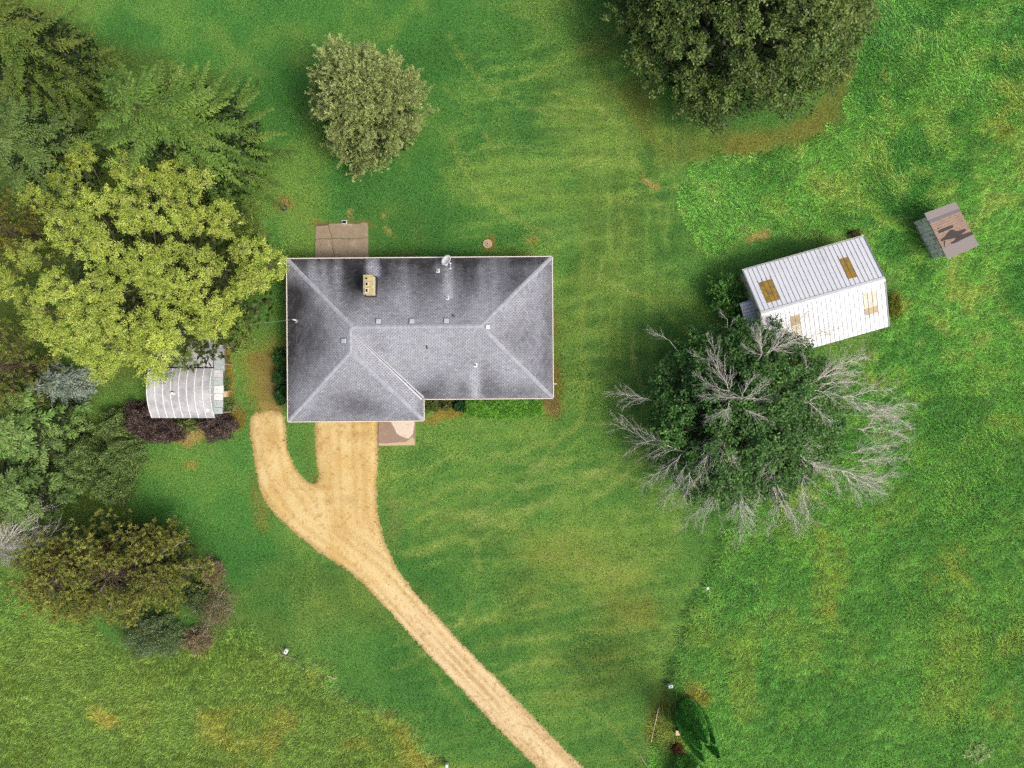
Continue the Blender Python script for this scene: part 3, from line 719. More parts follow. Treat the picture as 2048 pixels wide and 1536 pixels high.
for poly, side in slopes:
    P = [hrot(p) for p in poly]
    eave = P[1] - P[0] if side != 'w' or len(P) == 4 else hrot(cGW) - hrot(cNW)
    uax = unit(eave); nrm = unit(np.cross(P[1] - P[0], P[2] - P[0])); vax = np.cross(nrm, uax)
    if nrm[2] < 0: nrm = -nrm; vax = np.cross(nrm, uax)
    o = P[0]
    deck.add([p - nrm * .03 for p in P], [tuple(range(len(P)))])
    uv = [(float((p - o) @ uax), float((p - o) @ vax)) for p in P]
    ar = sum(uv[i][0] * uv[(i + 1) % len(uv)][1] - uv[(i + 1) % len(uv)][0] * uv[i][1] for i in range(len(uv)))
    if ar < 0: uv = uv[::-1]
    umin, umax = min(p[0] for p in uv), max(p[0] for p in uv); vmax = max(p[1] for p in uv)
    ex, tw, gap = .125, .262, .026
    for j in range(int(vmax / ex) + 1):
        off = (j % 2) * tw / 2 + rs.uniform(-.02, .02)
        for i in range(int((umin - tw) / tw) - 1, int(umax / tw) + 2):
            u0 = i * tw + off; q = [(u0 + gap / 2, j * ex), (u0 + tw - gap / 2, j * ex), (u0 + tw - gap / 2, (j + 1) * ex + .004), (u0 + gap / 2, (j + 1) * ex + .004)]
            c = clip_poly(q, uv)
            if len(c) < 3: continue
            tilt = rs.uniform(.010, .016)
            top = [o + uax * a + vax * b + nrm * (tilt * (1 - np.clip((b - j * ex) / ex, 0, 1)) + .004) for a, b in c]
            b0 = len(SV)
            cen = np.mean(top, 0); qx, qy = to_px(cen)
            s = float(stain(np.array(qx), np.array(qy), side))
            s = np.clip(s + rs.normal(0, .05), 0, 1)
            col = (LIGHT_SH * (1 - s / .5) + MID_SH * s / .5) if s < .5 else (MID_SH * (1 - (s - .5) / .5) + DARK_SH * (s - .5) / .5)
            col = col * rs.uniform(.88, 1.1) * (1 + np.array([rs.normal(0, .012), 0, rs.normal(0, .012)]))
            n = len(top)
            SV += top; SC += [col] * n; SF.append(tuple(range(b0, b0 + n)))
            # the thick lower edge, where the whole tab is present
            if n == 4:
                SV += [top[0], top[1], top[1] - nrm * .02, top[0] - nrm * .02]; SC += [col * .8] * 4
                SF.append((b0 + 7, b0 + 6, b0 + 5, b0 + 4))
def raw_mesh(name, V, Fc, C, mat, parent):
    me = bpy.data.meshes.new(name); loc = origin_of(parent)
    me.from_pydata([tuple(np.asarray(v) - loc) for v in V], [], Fc)
    a = me.attributes.new('col', 'FLOAT_COLOR', 'POINT'); c = np.ones((len(V), 4), np.float32); c[:, :3] = np.array(C); a.data.foreach_set('color', c.ravel())
    me.update(); me.materials.append(mat)
    ob = bpy.data.objects.new(name, me); COL.objects.link(ob); ob.parent = parent
    TRI[0] += sum(len(f) - 2 for f in Fc)
    return ob
roof = deck.build('roof', M['roof_under'], house)
sh = raw_mesh('shingles', SV, SF, SC, M['shingle'], roof); tag(sh, kind='stuff')
# ridge and hip caps, overlapped piece by piece
CV = []; CF = []; CC = []
def caps(a, b, wid=.30, up=.03):
    a = hrot(a); b = hrot(b); L = np.linalg.norm(b - a); d = (b - a) / L; s = unit(np.cross(d, [0, 0, 1.0])); n = int(L / .15)
    for k in range(n):
        p = a + d * (k * L / n); q = a + d * ((k + 1) * L / n + .02)
        drop = wid / 2 * PITCH * (.72 if abs(d[2]) > .05 else 1.0)
        r = rs.uniform(.006, .012)
        quad = [p - s * wid / 2 + [0, 0, up - drop + r], p + [0, 0, up + r], p + s * wid / 2 + [0, 0, up - drop + r], q + s * wid / 2 + [0, 0, up - drop], q + [0, 0, up], q - s * wid / 2 + [0, 0, up - drop]]
        b0 = len(CV); qx, qy = to_px(p)
        col = LIGHT_SH * rs.uniform(.86, 1.08) * .98
        CV.extend(quad); CC.extend([col] * 6); CF.append((b0, b0 + 1, b0 + 4, b0 + 5)); CF.append((b0 + 1, b0 + 2, b0 + 3, b0 + 4))
        CV.extend([quad[0], quad[1], quad[2], quad[2] - np.array([0, 0, .02]), quad[1] - np.array([0, 0, .02]), quad[0] - np.array([0, 0, .02])]); CC.extend([col * .6] * 6)
        CF.append((b0 + 6, b0 + 11, b0 + 10, b0 + 7)); CF.append((b0 + 7, b0 + 10, b0 + 9, b0 + 8))
for a, b in ((cNW, pL), (cNE, pR), (cSE, pR), (cGE, pC), (cGW, pC), (pL, pR), (pC, pD), (pD, pL)):
    caps(a, b)
cp = raw_mesh('ridge_caps', CV, CF, CC, M['shingle'], roof); tag(cp, kind='stuff')
# open metal valley between the garage wing and the main roof
va, vb = hrot(cIN), hrot(pD); vd = unit(vb - va); vs_ = unit(np.cross(vd, [0, 0, 1.0]))
vb2 = va + (vb - va) * .93
mb = MB(); mb.add([va - vs_ * .17 + [0, 0, .060], va + [0, 0, .018], va + vs_ * .17 + [0, 0, .060], vb2 + vs_ * .06 + [0, 0, .034], vb2 + [0, 0, .018], vb2 - vs_ * .06 + [0, 0, .034]], [(0, 1, 4, 5), (1, 2, 3, 4)])
mb.build('valley_flashing', M['vent'], roof)
mb = MB(); mb.add([va - vs_ * .035 + [0, 0, .066], va + vs_ * .035 + [0, 0, .066], vb2 + vs_ * .02 + [0, 0, .04], vb2 - vs_ * .02 + [0, 0, .04]], [(0, 1, 2, 3)])
mb.build('valley_crease', M['dark_metal'], roof)
# walls under the eaves
wi = .55
ring = [(EW + wi, EG + wi), (EX - wi, EG + wi), (EX - wi, ES + wi), (EE - wi, ES + wi), (EE - wi, EN - wi), (EW + wi, EN - wi)]
MB().prism([hrot(np.array([p[0], p[1], 0]))[:2] for p in ring], -.05, ZE - .02).build('wall', M['siding'], house)
ring = [(EW + .02, EG + .02), (EX - .02, EG + .02), (EX - .02, ES + .02), (EE - .02, ES + .02), (EE - .02, EN - .02), (EW + .02, EN - .02)]
MB().prism([hrot(np.array([p[0], p[1], 0]))[:2] for p in ring], ZE - .16, ZE - .045).build('soffit', M['gutter'], house)
# gutters: a trough with a pale outer lip, dark litter inside
gut = [(cNE, cNW, (0, 1)), (cNW, cGW, (-1, 0)), (cGW, cGE, (0, -1)), (cGE, cIN, (1, 0)), (cIN, cSE, (0, -1)), (cSE, cNE, (1, 0))]
for a, b, nn in gut:
    nn = np.array([nn[0], nn[1], 0.0]); d = unit(b - a)
    ea = .13 if not np.allclose(a, cIN) else -.0; eb = .13 if not np.allclose(b, cIN) else -.0
    a2, b2 = a - d * ea, b + d * eb
    g = MB()
    def bar(o0, o1, z0, z1):
        p = [a2 + nn * o0, b2 + nn * o0, b2 + nn * o1, a2 + nn * o1]
        if np.cross(p[1] - p[0], p[2] - p[1])[2] < 0: p = p[::-1]
        g.hexa([hrot(np.array([q[0], q[1], z0])) for q in p] + [hrot(np.array([q[0], q[1], z1])) for q in p])
    bar(.055, .125, ZE - .12, ZE + .012); bar(-.015, .012, ZE - .118, ZE - .012)
    go_ = g.build('gutter', M['gutter'], house)
    g = MB(); bar(.0125, .0545, ZE - .13, ZE - .02); g.build('leaf_litter', M['debris'], go_)
def roof_z(x, y, side):
    return {'n': ZE + (EN - y) * PITCH, 's': ZE + (y - ES) * PITCH, 'w': ZE + (x - EW) * PITCH, 'e': ZE + (EE - x) * PITCH}[side]
def on_roof(px, py, side):
    z = 3.6
    for _ in range(6):
        p = W(px, py, z); z = roof_z(p[0], p[1], side)
    return W(px, py, z)
SN = {'n': np.array([0, PITCH, 1]), 's': np.array([0, -PITCH, 1]), 'w': np.array([-PITCH, 0, 1]), 'e': np.array([PITCH, 0, 1])}
def slope_frame(side):
    n = unit(SN[side]); u = unit(np.cross([0, 1.0, 0] if side in 'we' else [1.0, 0, 0], n)); v = np.cross(n, u)
    return u, v, n
# box vents
for px, py, side in ((757, 643, 'n'), (824, 643, 'n'), (893, 642, 'n'), (688, 682, 'w'), (975, 654, 'e')):
    p = on_roof(px, py, side); u, v, n = slope_frame(side)
    h = .19
    b = MB(); P = [p - n * .02 + u * a * h + v * c * h for a, c in ((-1, -1), (1, -1), (1, 1), (-1, 1))]
    T = [p + n * .13 + u * a * h * .92 + v * c * h * .92 for a, c in ((-1, -1), (1, -1), (1, 1), (-1, 1))]
    if np.cross(P[1] - P[0], P[2] - P[1])[2] < 0: P = P[::-1]; T = T[::-1]
    b.hexa(P + T); ob = b.build('roof_vent', M['vent'], house, bevel=.02)
    b = MB(); P = [p + n * .0 + u * a * .26 + v * c * .26 for a, c in ((-1, -1), (1, -1), (1, 1), (-1, 1))]
    if np.cross(P[1] - P[0], P[2] - P[1])[2] < 0: P = P[::-1]
    b.plate([q + n * .022 for q in P], .02); b.build('flange', M['shed_rib'], ob)
# plumbing pipes in bright lead flashing
for px, py, side in ((876, 542, 'n'), (895, 596, 'n'), (951, 730, 's')):
    p = on_roof(px, py, side); u, v, n = slope_frame(side)
    b = MB(); P = [p + n * .024 + u * a * .17 + v * c * .14 for a, c in ((-1, -1), (1, -1), (1, 1), (-1, 1))]
    if np.cross(P[1] - P[0], P[2] - P[1])[2] < 0: P = P[::-1]
    b.plate(P, .02); b.tube(p, p + [0, 0, .16], .1, .075, 10, False); ob = b.build('pipe_flashing', M['lead'], house)
    b = MB(); b.tube(p, p + [0, 0, .30], .045, .045, 10); ob2 = b.build('vent_pipe', M['lead'], ob)
    b = MB(); b.tube(p + [0, 0, .29], p + [0, 0, .305], .036, .036, 10); b.build('pipe_mouth', M['black'], ob)
p = on_roof(908, 632, 'n'); b = MB(); b.tube(p - [0, 0, .02], p + [0, 0, .2], .10, .085, 10); ob = b.build('rusty_pipe_cap', M['rust'], house)
p = on_roof(854, 694, 's'); u, v, n = slope_frame('s'); b = MB()
b.plate([p + n * .05 + u * a * .14 + v * c * .045 for a, c in ((-1, -1), (1, -1), (1, 1), (-1, 1))], .05); b.build('dark_exhaust_slot', M['dark_metal'], house)
p = on_roof(1078, 527, 'n'); b = MB(); b.tube(p, p + [0, 0, .12], .05, .05, 8); b.build('drain_pipe_end', M['dark_metal'], house)
# chimney: three flues
cb = on_roof(740, 566, 'n'); czt = 5.0
c0 = W(727, 550, czt); c1 = W(745, 588, czt); cxm, cym = (c0[0] + c1[0]) / 2, (c0[1] + c1[1]) / 2; cw, cl = c1[0] - c0[0], c0[1] - c1[1]
b = MB(); b.box((cxm, cym, (3.2 + czt - .09) / 2), (cw - .02, cl - .02, czt - .09 - 3.2)); chim = b.build('chimney', M['chim'], house, bevel=.01)
b = MB(); b.box((cxm, cym, czt - .045), (cw + .06, cl + .06, .09)); b.build('chimney_cap', M['chimcap'], chim, bevel=.015)
b = MB(); b.box((cxm, cym, 3.62), (cw + .16, cl + .16, .5)); b.build('chimney_flashing', M['dark_metal'], chim)
for k, py in enumerate((557, 568, 581)):
    q = W(733.5 if k else 733, py, czt + .05)
    if k == 0:
        b = MB(); b.tube(q - [0, 0, .06], q + [0, 0, .02], .11, .11, 12); fl = b.build('round_flue', M['chim'], chim)
        b = MB(); b.tube(q + [0, 0, .018], q + [0, 0, .03], .085, .085, 12); b.build('flue_mouth', M['black'], fl)
    else:
        b = MB(); b.box(q, (.26, .34, .12)); fl = b.build('square_flue', M['chim'], chim)
        b = MB(); b.box(q + [0, 0, .062], (.15, .23, .008)); b.build('flue_mouth', M['black'], fl)
# satellite dish on its arm
dp = W(892, 520, 3.55)
dish = empty('satellite_dish', on_roof(899, 538, 'n'), 'white oval satellite dish on an arm at the north eave', 'satellite dish')
axis = unit(np.array([-.4, .3, .95])); s1 = unit(np.cross(axis, [0, 0, 1.0])); s2 = np.cross(s1, axis)
R_ = [(0, 0.0)] + [(i, r) for i, r in enumerate((.12, .24, .36, .46), 1)]
V_ = [dp - axis * .10]; F_ = []; nseg = 22
for i, r in R_[1:]:
    for k in range(nseg):
        t = 2 * math.pi * k / nseg
        V_.append(dp - axis * (.10 - .10 * (r / .46) ** 2) + s1 * math.cos(t) * r * 1.0 + s2 * math.sin(t) * r * .82)
for k in range(nseg): F_.append((0, 1 + k, 1 + (k + 1) % nseg))
for i in range(3):
    for k in range(nseg):
        F_.append((1 + i * nseg + k, 1 + (i + 1) * nseg + k, 1 + (i + 1) * nseg + (k + 1) % nseg, 1 + i * nseg + (k + 1) % nseg))
b = MB(); b.add(V_, F_); ob = b.build('reflector', M['white_metal'], dish, smooth=True); m_ = ob.modifiers.new('thick', 'SOLIDIFY'); m_.thickness = .02
foot = on_roof(893, 531, 'n'); b = MB(); b.tube(foot, dp - axis * .1, .03, .03, 8); b.box(foot + [0, 0, .01], (.2, .2, .03)); b.build('mast', M['white_metal'], dish)
fe = W(901, 527, 3.75); b = MB(); b.tube(dp - axis * .06 - s2 * .2, fe, .022, .022, 6); b.box(fe, (.12, .1, .1), .6); b.build('feed_arm', M['white_metal'], dish)
f2 = on_roof(901, 537, 'n'); b = MB(); b.tube(fe, f2 + [0, 0, .05], .022, .022, 6); b.box(f2 + [0, 0, .02], (.14, .1, .04)); b.build('brace', M['white_metal'], dish)
# electric service head and its drop wire
wp = on_roof(594, 641, 'w'); mast = empty('service_mast', wp, 'white service mast with curved weatherhead on the dark western roof slope', 'service mast')
top = W(591, 640, wp[2] + .55)
b = MB(); b.tube(wp - [0, 0, .1], top, .045, .045, 8); b.build('mast_pipe', M['lead'], mast)
b = MB(); b.tube(top, top + [-.16, .03, .05], .07, .05, 8); b.tube(top + [-.16, .03, .05], top + [-.27, .04, -.03], .05, .03, 8); b.build('weatherhead', M['lead'], mast)
b = MB(); b.tube(wp + [.05, -.05, .1], W(591, 646, wp[2] + .15), .02, .02, 6); b.build('wire_loop', M['lead'], mast)
wire = MB(); a0 = top + np.array([-.25, .04, 0]); a1 = W(300, 668, 7.0)
prev = a0
for k in range(1, 25):
    t = k / 24; q = a0 * (1 - t) + a1 * t; q[2] -= 1.2 * t * (1 - t)
    wire.tube(prev, q, .009, .009, 5, False); prev = q
wo_ = wire.build('service_wire', M['cable'], origin=a0); tag(wo_, 'thin pale wire running from the service mast into the yellow-green tree', 'wire')
# downspout outlet at the east wall
b = MB(); q = W(1108, 768, .3); b.box(q, (.5, .07, .07), .05); b.build('downspout', M['gutter'], house)

# ------------------------------------------------------------------ white steel shed
sh0 = empty('metal_shed', (24.0, 6.8, 0), 'white ribbed steel gable shed with amber rooflight panels at the right', 'shed')
NWp, NEp = np.array([18.24, 8.96]), np.array([27.75, 11.65]); U2 = unit(NEp - NWp); LEN = float(np.linalg.norm(NEp - NWp)); V2 = np.array([U2[1], -U2[0]]); WID = 7.38; ZS, ZR = 3.0, 4.22
def SP(a, t, z): p = NWp + U2 * a + V2 * t; return np.array([p[0], p[1], z])
def SZ(t): return ZS + (ZR - ZS) * (1 - abs(t - WID / 2) / (WID / 2))
b = MB()
for a0_, a1_, t0_, t1_ in ((.35, LEN - .2, .25, WID - .25),):
    rg2 = [SP(a0_, t0_, 0)[:2], SP(a0_, t1_, 0)[:2], SP(a1_, t1_, 0)[:2], SP(a1_, t0_, 0)[:2]]
    b.prism(rg2, -.05, ZS - .03)
b.add([SP(a0_, t0_, ZS - .03), SP(a0_, t1_, ZS - .03), SP(a0_, WID / 2, ZR - .1)], [(0, 1, 2)]); b.add([SP(a1_, t0_, ZS - .03), SP(a1_, t1_, ZS - .03), SP(a1_, WID / 2, ZR - .1)], [(2, 1, 0)])
b.build('wall', M['white_siding'], sh0)
for k in range(20):                                  # yellow clapboards of the near gable
    z0 = .15 + k * .19
    if z0 > ZR - .25: break
    tl = WID / 2 * max(0, (z0 + .19 - ZS)) / (ZR - ZS) if z0 + .19 > ZS else 0
    b = MB(); b.add([SP(.34, .2 + tl, z0), SP(.34, WID - .2 - tl, z0), SP(.34, WID - .2 - tl, z0 + .18), SP(.34, .2 + tl, z0 + .18), SP(.29, .2 + tl, z0), SP(.29, WID - .2 - tl, z0), SP(.33, WID - .2 - tl, z0 + .18), SP(.33, .2 + tl, z0 + .18)],
          [(4, 5, 6, 7)[::-1], (0, 1, 5, 4)[::-1], (3, 2, 6, 7), (0, 4, 7, 3), (1, 2, 6, 5)]); b.build('clapboard', M['yellow_siding'], sh0)
b = MB(); b.tube(SP(.27, .22, .1), SP(.27, .22, ZS), .06, .06, 4); b.build('corner_board', M['white_siding'], sh0)
b = MB(); b.tube(SP(.26, 3.3, .1), SP(.26, 3.3, 3.9), .05, .05, 4); b.build('door_trim', M['amber'], sh0)
NP_ = 27; pw = LEN / NP_
def roof_strip(a0_, a1_, t0_, t1_, lift, name, mat, par, th=.02):
    za, zb = SZ(t0_) + lift, SZ(t1_) + lift
    ring = [SP(a0_, t0_, za), SP(a0_, t1_, zb), SP(a1_, t1_, zb), SP(a1_, t0_, za)]
    if t0_ > t1_: ring = ring[::-1]
    return MB().plate(ring, th).build(name, mat, par)
for k in range(NP_):
    for t0_, t1_ in ((0.0, WID / 2), (WID / 2, WID)):
        pn = roof_strip(k * pw + .004, (k + 1) * pw - .004, t0_, t1_, rs.uniform(0, .004), 'roof_panel', M['shed_panel'], sh0)
        b = MB(); a_ = k * pw
        P = [SP(a_ - .015, t0_, SZ(t0_)), SP(a_ - .015, t1_, SZ(t1_)), SP(a_ + .015, t1_, SZ(t1_)), SP(a_ + .015, t0_, SZ(t0_))]
        T = [SP(a_ - .009, t0_, SZ(t0_) + .034), SP(a_ - .009, t1_, SZ(t1_) + .034), SP(a_ + .009, t1_, SZ(t1_) + .034), SP(a_ + .009, t0_, SZ(t0_) + .034)]
        b.hexa(P + T); b.build('rib', M['shed_rib'], pn)
b = MB(); a0_, a1_ = -.03, LEN + .03
for sgn in (-1, 1):
    t0_ = WID / 2; t1_ = WID / 2 + sgn * .2
    ring = [SP(a0_, t0_, ZR + .075), SP(a0_, t1_, SZ(t1_) + .05), SP(a1_, t1_, SZ(t1_) + .05), SP(a1_, t0_, ZR + .075)]
    b.plate(ring if sgn > 0 else ring[::-1], .015)
b.build('ridge_cap', M['galv_seam'], sh0)
for a_ in (-.02, LEN + .02):
    b = MB()
    for t0_, t1_ in ((0.0, WID / 2), (WID / 2, WID)):
        ring = [SP(a_ - .05, t0_, SZ(t0_) + .04), SP(a_ - .05, t1_, SZ(t1_) + .04), SP(a_ + .05, t1_, SZ(t1_) + .04), SP(a_ + .05, t0_, SZ(t0_) + .04)]
        b.plate(ring, .1)
    b.build('rake_trim', M['shed_rib'], sh0)
b = MB(); ring = [SP(-.03, -.11, ZS + .0), SP(-.03, -.02, ZS + .0), SP(LEN + .03, -.02, ZS), SP(LEN + .03, -.11, ZS)]; b.plate(ring, .1); gu = b.build('gutter', M['white_metal'], sh0)
b = MB(); ring = [SP(.05, -.085, ZS + .004), SP(.05, -.04, ZS + .004), SP(LEN - .05, -.04, ZS + .004), SP(LEN - .05, -.085, ZS + .004)]; b.plate(ring, .02); b.build('gutter_trough', M['dark_metal'], gu)
def shed_at(px, py):
    z = 3.6
    for _ in range(8):
        p = W(px, py, z)[:2] - NWp; a, t = float(p @ U2), float(p @ V2); z = SZ(t)
    return a, t
def rooflight(c, mats, label):
    pts = [shed_at(*p) for p in c]; a0_ = min(pts[0][0], pts[3][0]); a1_ = max(pts[1][0], pts[2][0]); t0_ = (pts[0][1] + pts[1][1]) / 2; t1_ = (pts[2][1] + pts[3][1]) / 2
    k0 = round(a0_ / pw); k1 = round(a1_ / pw); k1 = max(k1, k0 + 2)
    first = None; n = len(mats)
    for i in range(n):
        ta = t0_ + (t1_ - t0_) * i / n; tb = t0_ + (t1_ - t0_) * (i + 1) / n - .03
        r = roof_strip(k0 * pw + .03, k1 * pw - .03, ta, tb, .008, 'rooflight_pane' if first is None else 'pane', mats[i], sh0 if first is None else first, .006)
        if first is None: first = r; r['label'] = label
    for k in range(k0, k1 + 1):
        roof_strip(k * pw - .012, k * pw + .012, min(t0_, t1_), max(t0_, t1_), .036, 'rooflight_rib', M['amber'] if mats[0] is M['amber'] else M['shed_rib'], first, .01)
    return k0, k1, t0_, t1_, first
k0, k1, t0_, t1_, f = rooflight([(1521, 565), (1542, 557), (1560, 599), (1540, 606)], [M['amber']], 'amber rooflight on the north slope near the bare branches')
rl = [(k0, k1, t0_, f, -1)]
k0, k1, t0_, t1_, f = rooflight([(1675, 520), (1694, 513), (1716, 553), (1696, 560)], [M['amber']], 'amber rooflight on the north slope towards the far corner')
rl.append((k0, k1, t0_, f, -1))
k0, k1, t0_, t1_, f = rooflight([(1727, 588), (1748, 581), (1753, 626), (1733, 632)], [M['pale_fibre'], M['pale_fibre'], M['amber']], 'half faded rooflight on the south slope')
rl.append((k0, k1, t1_, f, 1))
k0, k1, t0_, t1_, f = rooflight([(1577, 634), (1596, 629), (1602, 668), (1583, 674)], [M['amber'], M['pale_fibre']], 'rooflight mostly hidden by the half dead tree')
for k0, k1, te, f, sg in rl:                         # rust running down from the lower edge of the panes
    for k in range(k0, k1 + 1):
        L_ = rs.uniform(.1, .3)
        a_ = k * pw + rs.uniform(-.03, .03)
        roof_strip(a_ - .02, a_ + .02, min(te, te + sg * L_), max(te, te + sg * L_), .0405, 'rust_run', M['rust_streak'], f, .003)
# small white lean-to at the near gable
b = MB(); ring = [SP(-.75, 2.4, 2.42), SP(-.75, 5.2, 2.42), SP(.28, 5.2, 2.5), SP(.28, 2.4, 2.5)]; b.plate(ring, .05); lt = b.build('porch_roof', M['shed_panel'], sh0)
for k in range(11):
    a_ = 2.45 + k * .27
    b = MB(); b.plate([SP(-.75, a_, 2.435), SP(-.75, a_ + .03, 2.435), SP(.28, a_ + .03, 2.515), SP(.28, a_, 2.515)], .012); b.build('seam', M['shed_rib'], lt)
for t in (2.5, 5.1):
    b = MB(); b.box(SP(-.65, t, 1.12), (.09, .09, 2.1)); b.build('post', M['white_siding'], lt)

# ------------------------------------------------------------------ small derelict outbuilding at the right edge
ZO = 2.25
o00, o10, o11, o01 = W(1849, 427, ZO)[:2], W(1911, 404, ZO)[:2], W(1957, 491, ZO - .12)[:2], W(1895, 518, ZO - .12)[:2]
def OP(u, v, dz=0.0):     # u across (short side), v along
    p = (o00 * (1 - u) + o10 * u) * (1 - v) + (o01 * (1 - u) + o11 * u) * v
    return np.array([p[0], p[1], ZO - .12 * v + dz])
hut = empty('wooden_hut', OP(.5, .5, -ZO), 'small derelict hut with torn felt and bare boards on its roof', 'hut')
b = MB(); ring = [OP(u, v)[:2] for u, v in ((.12, .08), (.12, .93), (.93, .93), (.93, .08))]
b.prism(ring, -.02, ZO - .2); b.build('wall', M['old_white'], hut)
for k in range(9):                                   # weathered boards of the near wall
    v0 = .08 + k * .85 / 9; v1 = v0 + .85 / 9 - .006
    h = rs.uniform(.0, .02)
    P = [OP(.115 - h * .3, v0), OP(.115 - h * .3, v1), OP(.10 - h * .3, v1), OP(.10 - h * .3, v0)]
    b = MB(); b.hexa([np.array([p[0], p[1], .0]) for p in P][::-1] + [np.array([p[0], p[1], ZO - .19]) for p in P][::-1]); b.build('wall_board', M['old_white'], hut)
b = MB(); b.plate([OP(0, 0), OP(0, 1), OP(1, 1), OP(1, 0)], .06); rf = b.build('roof', M['tar'], hut)
b = MB(); b.plate([OP(-.01, -.005, .03), OP(-.01, .155, .03), OP(1.005, .15, .03), OP(1.005, -.005, .03)], .028); b.build('felt_strip', M['grey_felt'], rf)
b = MB(); b.plate([OP(0, .157, .018), OP(0, .225, .018), OP(1, .205, .018), OP(1, .152, .018)], .016); b.build('felt_underlap', M['blue_felt'], rf)
b = MB(); b.plate([OP(-.01, .775, .03), OP(-.01, 1.005, .03), OP(1.01, 1.005, .03), OP(1.01, .72, .03)], .028); b.build('felt_strip', M['grey_felt'], rf)
for k in range(11):
    v0 = .222 + k * .0505; v1 = v0 + .047
    b = MB(); dz = .014 + rs.uniform(0, .012); b.plate([OP(0, v0, dz), OP(0, v1, dz + .004), OP(1, v1 - .012, dz + .004), OP(1, v0 - .012, dz)], .013); b.build('roof_board', M['plank'], rf)
def torn(pts, dz=.034):
    P = [OP(u, v, dz + .02 * rs.random()) for u, v in pts]
    ar = sum(P[i][0] * P[(i + 1) % len(P)][1] - P[(i + 1) % len(P)][0] * P[i][1] for i in range(len(P)))
    if ar < 0: P = P[::-1]
    MB().plate(P, .012).build('torn_felt', M['tar'], rf)
# zoom frame of the photograph (10.24 px per pixel) to roof coordinates
def OZ(zx, zy):
    px, py = 1800 + zx / 10.24, 380 + zy / 10.24
    p = W(px, py, ZO - .05)[:2]; e1 = o10 - o00; e2 = o01 - o00
    m = np.linalg.solve(np.array([[e1[0], e2[0]], [e1[1], e2[1]]]), p - o00); return float(m[0]), float(m[1])
torn([OZ(*p) for p in [(775, 850), (800, 825), (1050, 735), (1085, 745), (1080, 780), (900, 850), (810, 885), (785, 878)]])
torn([OZ(*p) for p in [(825, 1030), (900, 980), (1000, 860), (1040, 825), (1080, 825), (1140, 855), (1220, 855), (1320, 820), (1350, 830), (1345, 860), (1250, 925), (1290, 930), (1460, 885), (1490, 910), (1490, 945), (1300, 1020), (1150, 1090), (1060, 1115), (1050, 1090), (1130, 1030), (1150, 985), (1000, 1020), (930, 1030), (860, 1055)]], .04)
torn([OZ(*p) for p in [(905, 1050), (925, 1045), (915, 1120), (935, 1165), (915, 1160), (898, 1110)]], .036)
torn([OZ(*p) for p in [(765, 780), (790, 778), (792, 800), (768, 802)]], .036)

# ------------------------------------------------------------------ barrel roofed metal shed at the left
XW, XE = -28.86, -23.84; YS, YN = -2.72, 1.25
qs = empty('barrel_shed', ((XW + XE) / 2, (YS + YN) / 2, 0), 'silver barrel roofed shed with patched lean-to roofs beside the purple bushes', 'shed')
def arc(t):      # t from south eave 0 to north eave 1
    return YS + (YN - YS) * t, 2.2 + .42 * t + 2.35 * t * (1 - t) * 1.0
MB().prism([(XW + .1, YS + .1), (XE - .06, YS + .1), (XE - .06, YN - .02), (XW + .1, YN - .02)], -.05, 2.12).build('wall', M['galv_blue'], qs)
NPQ = 8; xs = np.linspace(XW, XE, NPQ + 1); ts = np.linspace(0, 1, 15)
for k in range(NPQ):
    x0, x1 = xs[k] + .006, xs[k + 1] - .006; V_ = []; F_ = []
    for t in ts:
        y, z = arc(t); V_ += [(x0, y, z), (x1, y, z), (x1, y, z - .03), (x0, y, z - .03)]
    for i in range(len(ts) - 1):
        a = 4 * i; F_ += [(a, a + 1, a + 5, a + 4), (a + 3, a + 7, a + 6, a + 2), (a + 1, a + 2, a + 6, a + 5), (a, a + 4, a + 7, a + 3)]
    F_ += [(0, 3, 2, 1), (4 * len(ts) - 4, 4 * len(ts) - 3, 4 * len(ts) - 2, 4 * len(ts) - 1)]
    ob = MB().add(V_, F_).build('roof_panel', M['galv'], qs)
for k in range(NPQ + 1):
    V_ = []; F_ = []
    for t in ts:
        y, z = arc(t); V_ += [(xs[k] - .035, y, z + .003), (xs[k] - .015, y, z + .04), (xs[k] + .015, y, z + .04), (xs[k] + .035, y, z + .003)]
    for i in range(len(ts) - 1):
        a = 4 * i
        for j in range(3): F_.append((a + j, a + j + 1, a + j + 5, a + j + 4))
    MB().add(V_, F_).build('seam', M['galv_seam'], qs)
b = MB(); q = np.array([xs[3] + .28, -.75, arc(.5)[1]]); b.tube(q - [0, 0, .1], q + [0, 0, .3], .13, .13, 10); vp = b.build('roof_vent', M['galv_seam'], qs); b = MB(); b.box(q + [-.14, .02, .06], (.12, .3, .1)); b.build('dark_patch', M['dark_metal'], vp)
b = MB(); q = np.array([xs[7] + .25, YS + .62, arc(.15)[1] + .05]); b.box(q, (.3, .28, .06)); b.build('hatch', M['galv_seam'], qs, bevel=.01)
def corrugated(name, x0, x1, y0, z0, y1, z1, mat, par, pitch=.115, amp=.022):
    n = max(8, int((x1 - x0) / pitch * 6)); X = np.linspace(x0, x1, n); Z = amp * np.sin((X - x0) / pitch * 2 * np.pi)
    V_ = [(x, y0, z0 + d) for x, d in zip(X, Z)] + [(x, y1, z1 + d) for x, d in zip(X, Z)]
    F_ = [(i, i + 1, n + i + 1, n + i) for i in range(n - 1)]
    ob = MB().add(V_, F_).build(name, mat, par, smooth=True); m_ = ob.modifiers.new('thick', 'SOLIDIFY'); m_.thickness = .006
    return ob
lx0, lx1 = W(312, 720, 2.3)[0], W(426, 720, 2.3)[0]
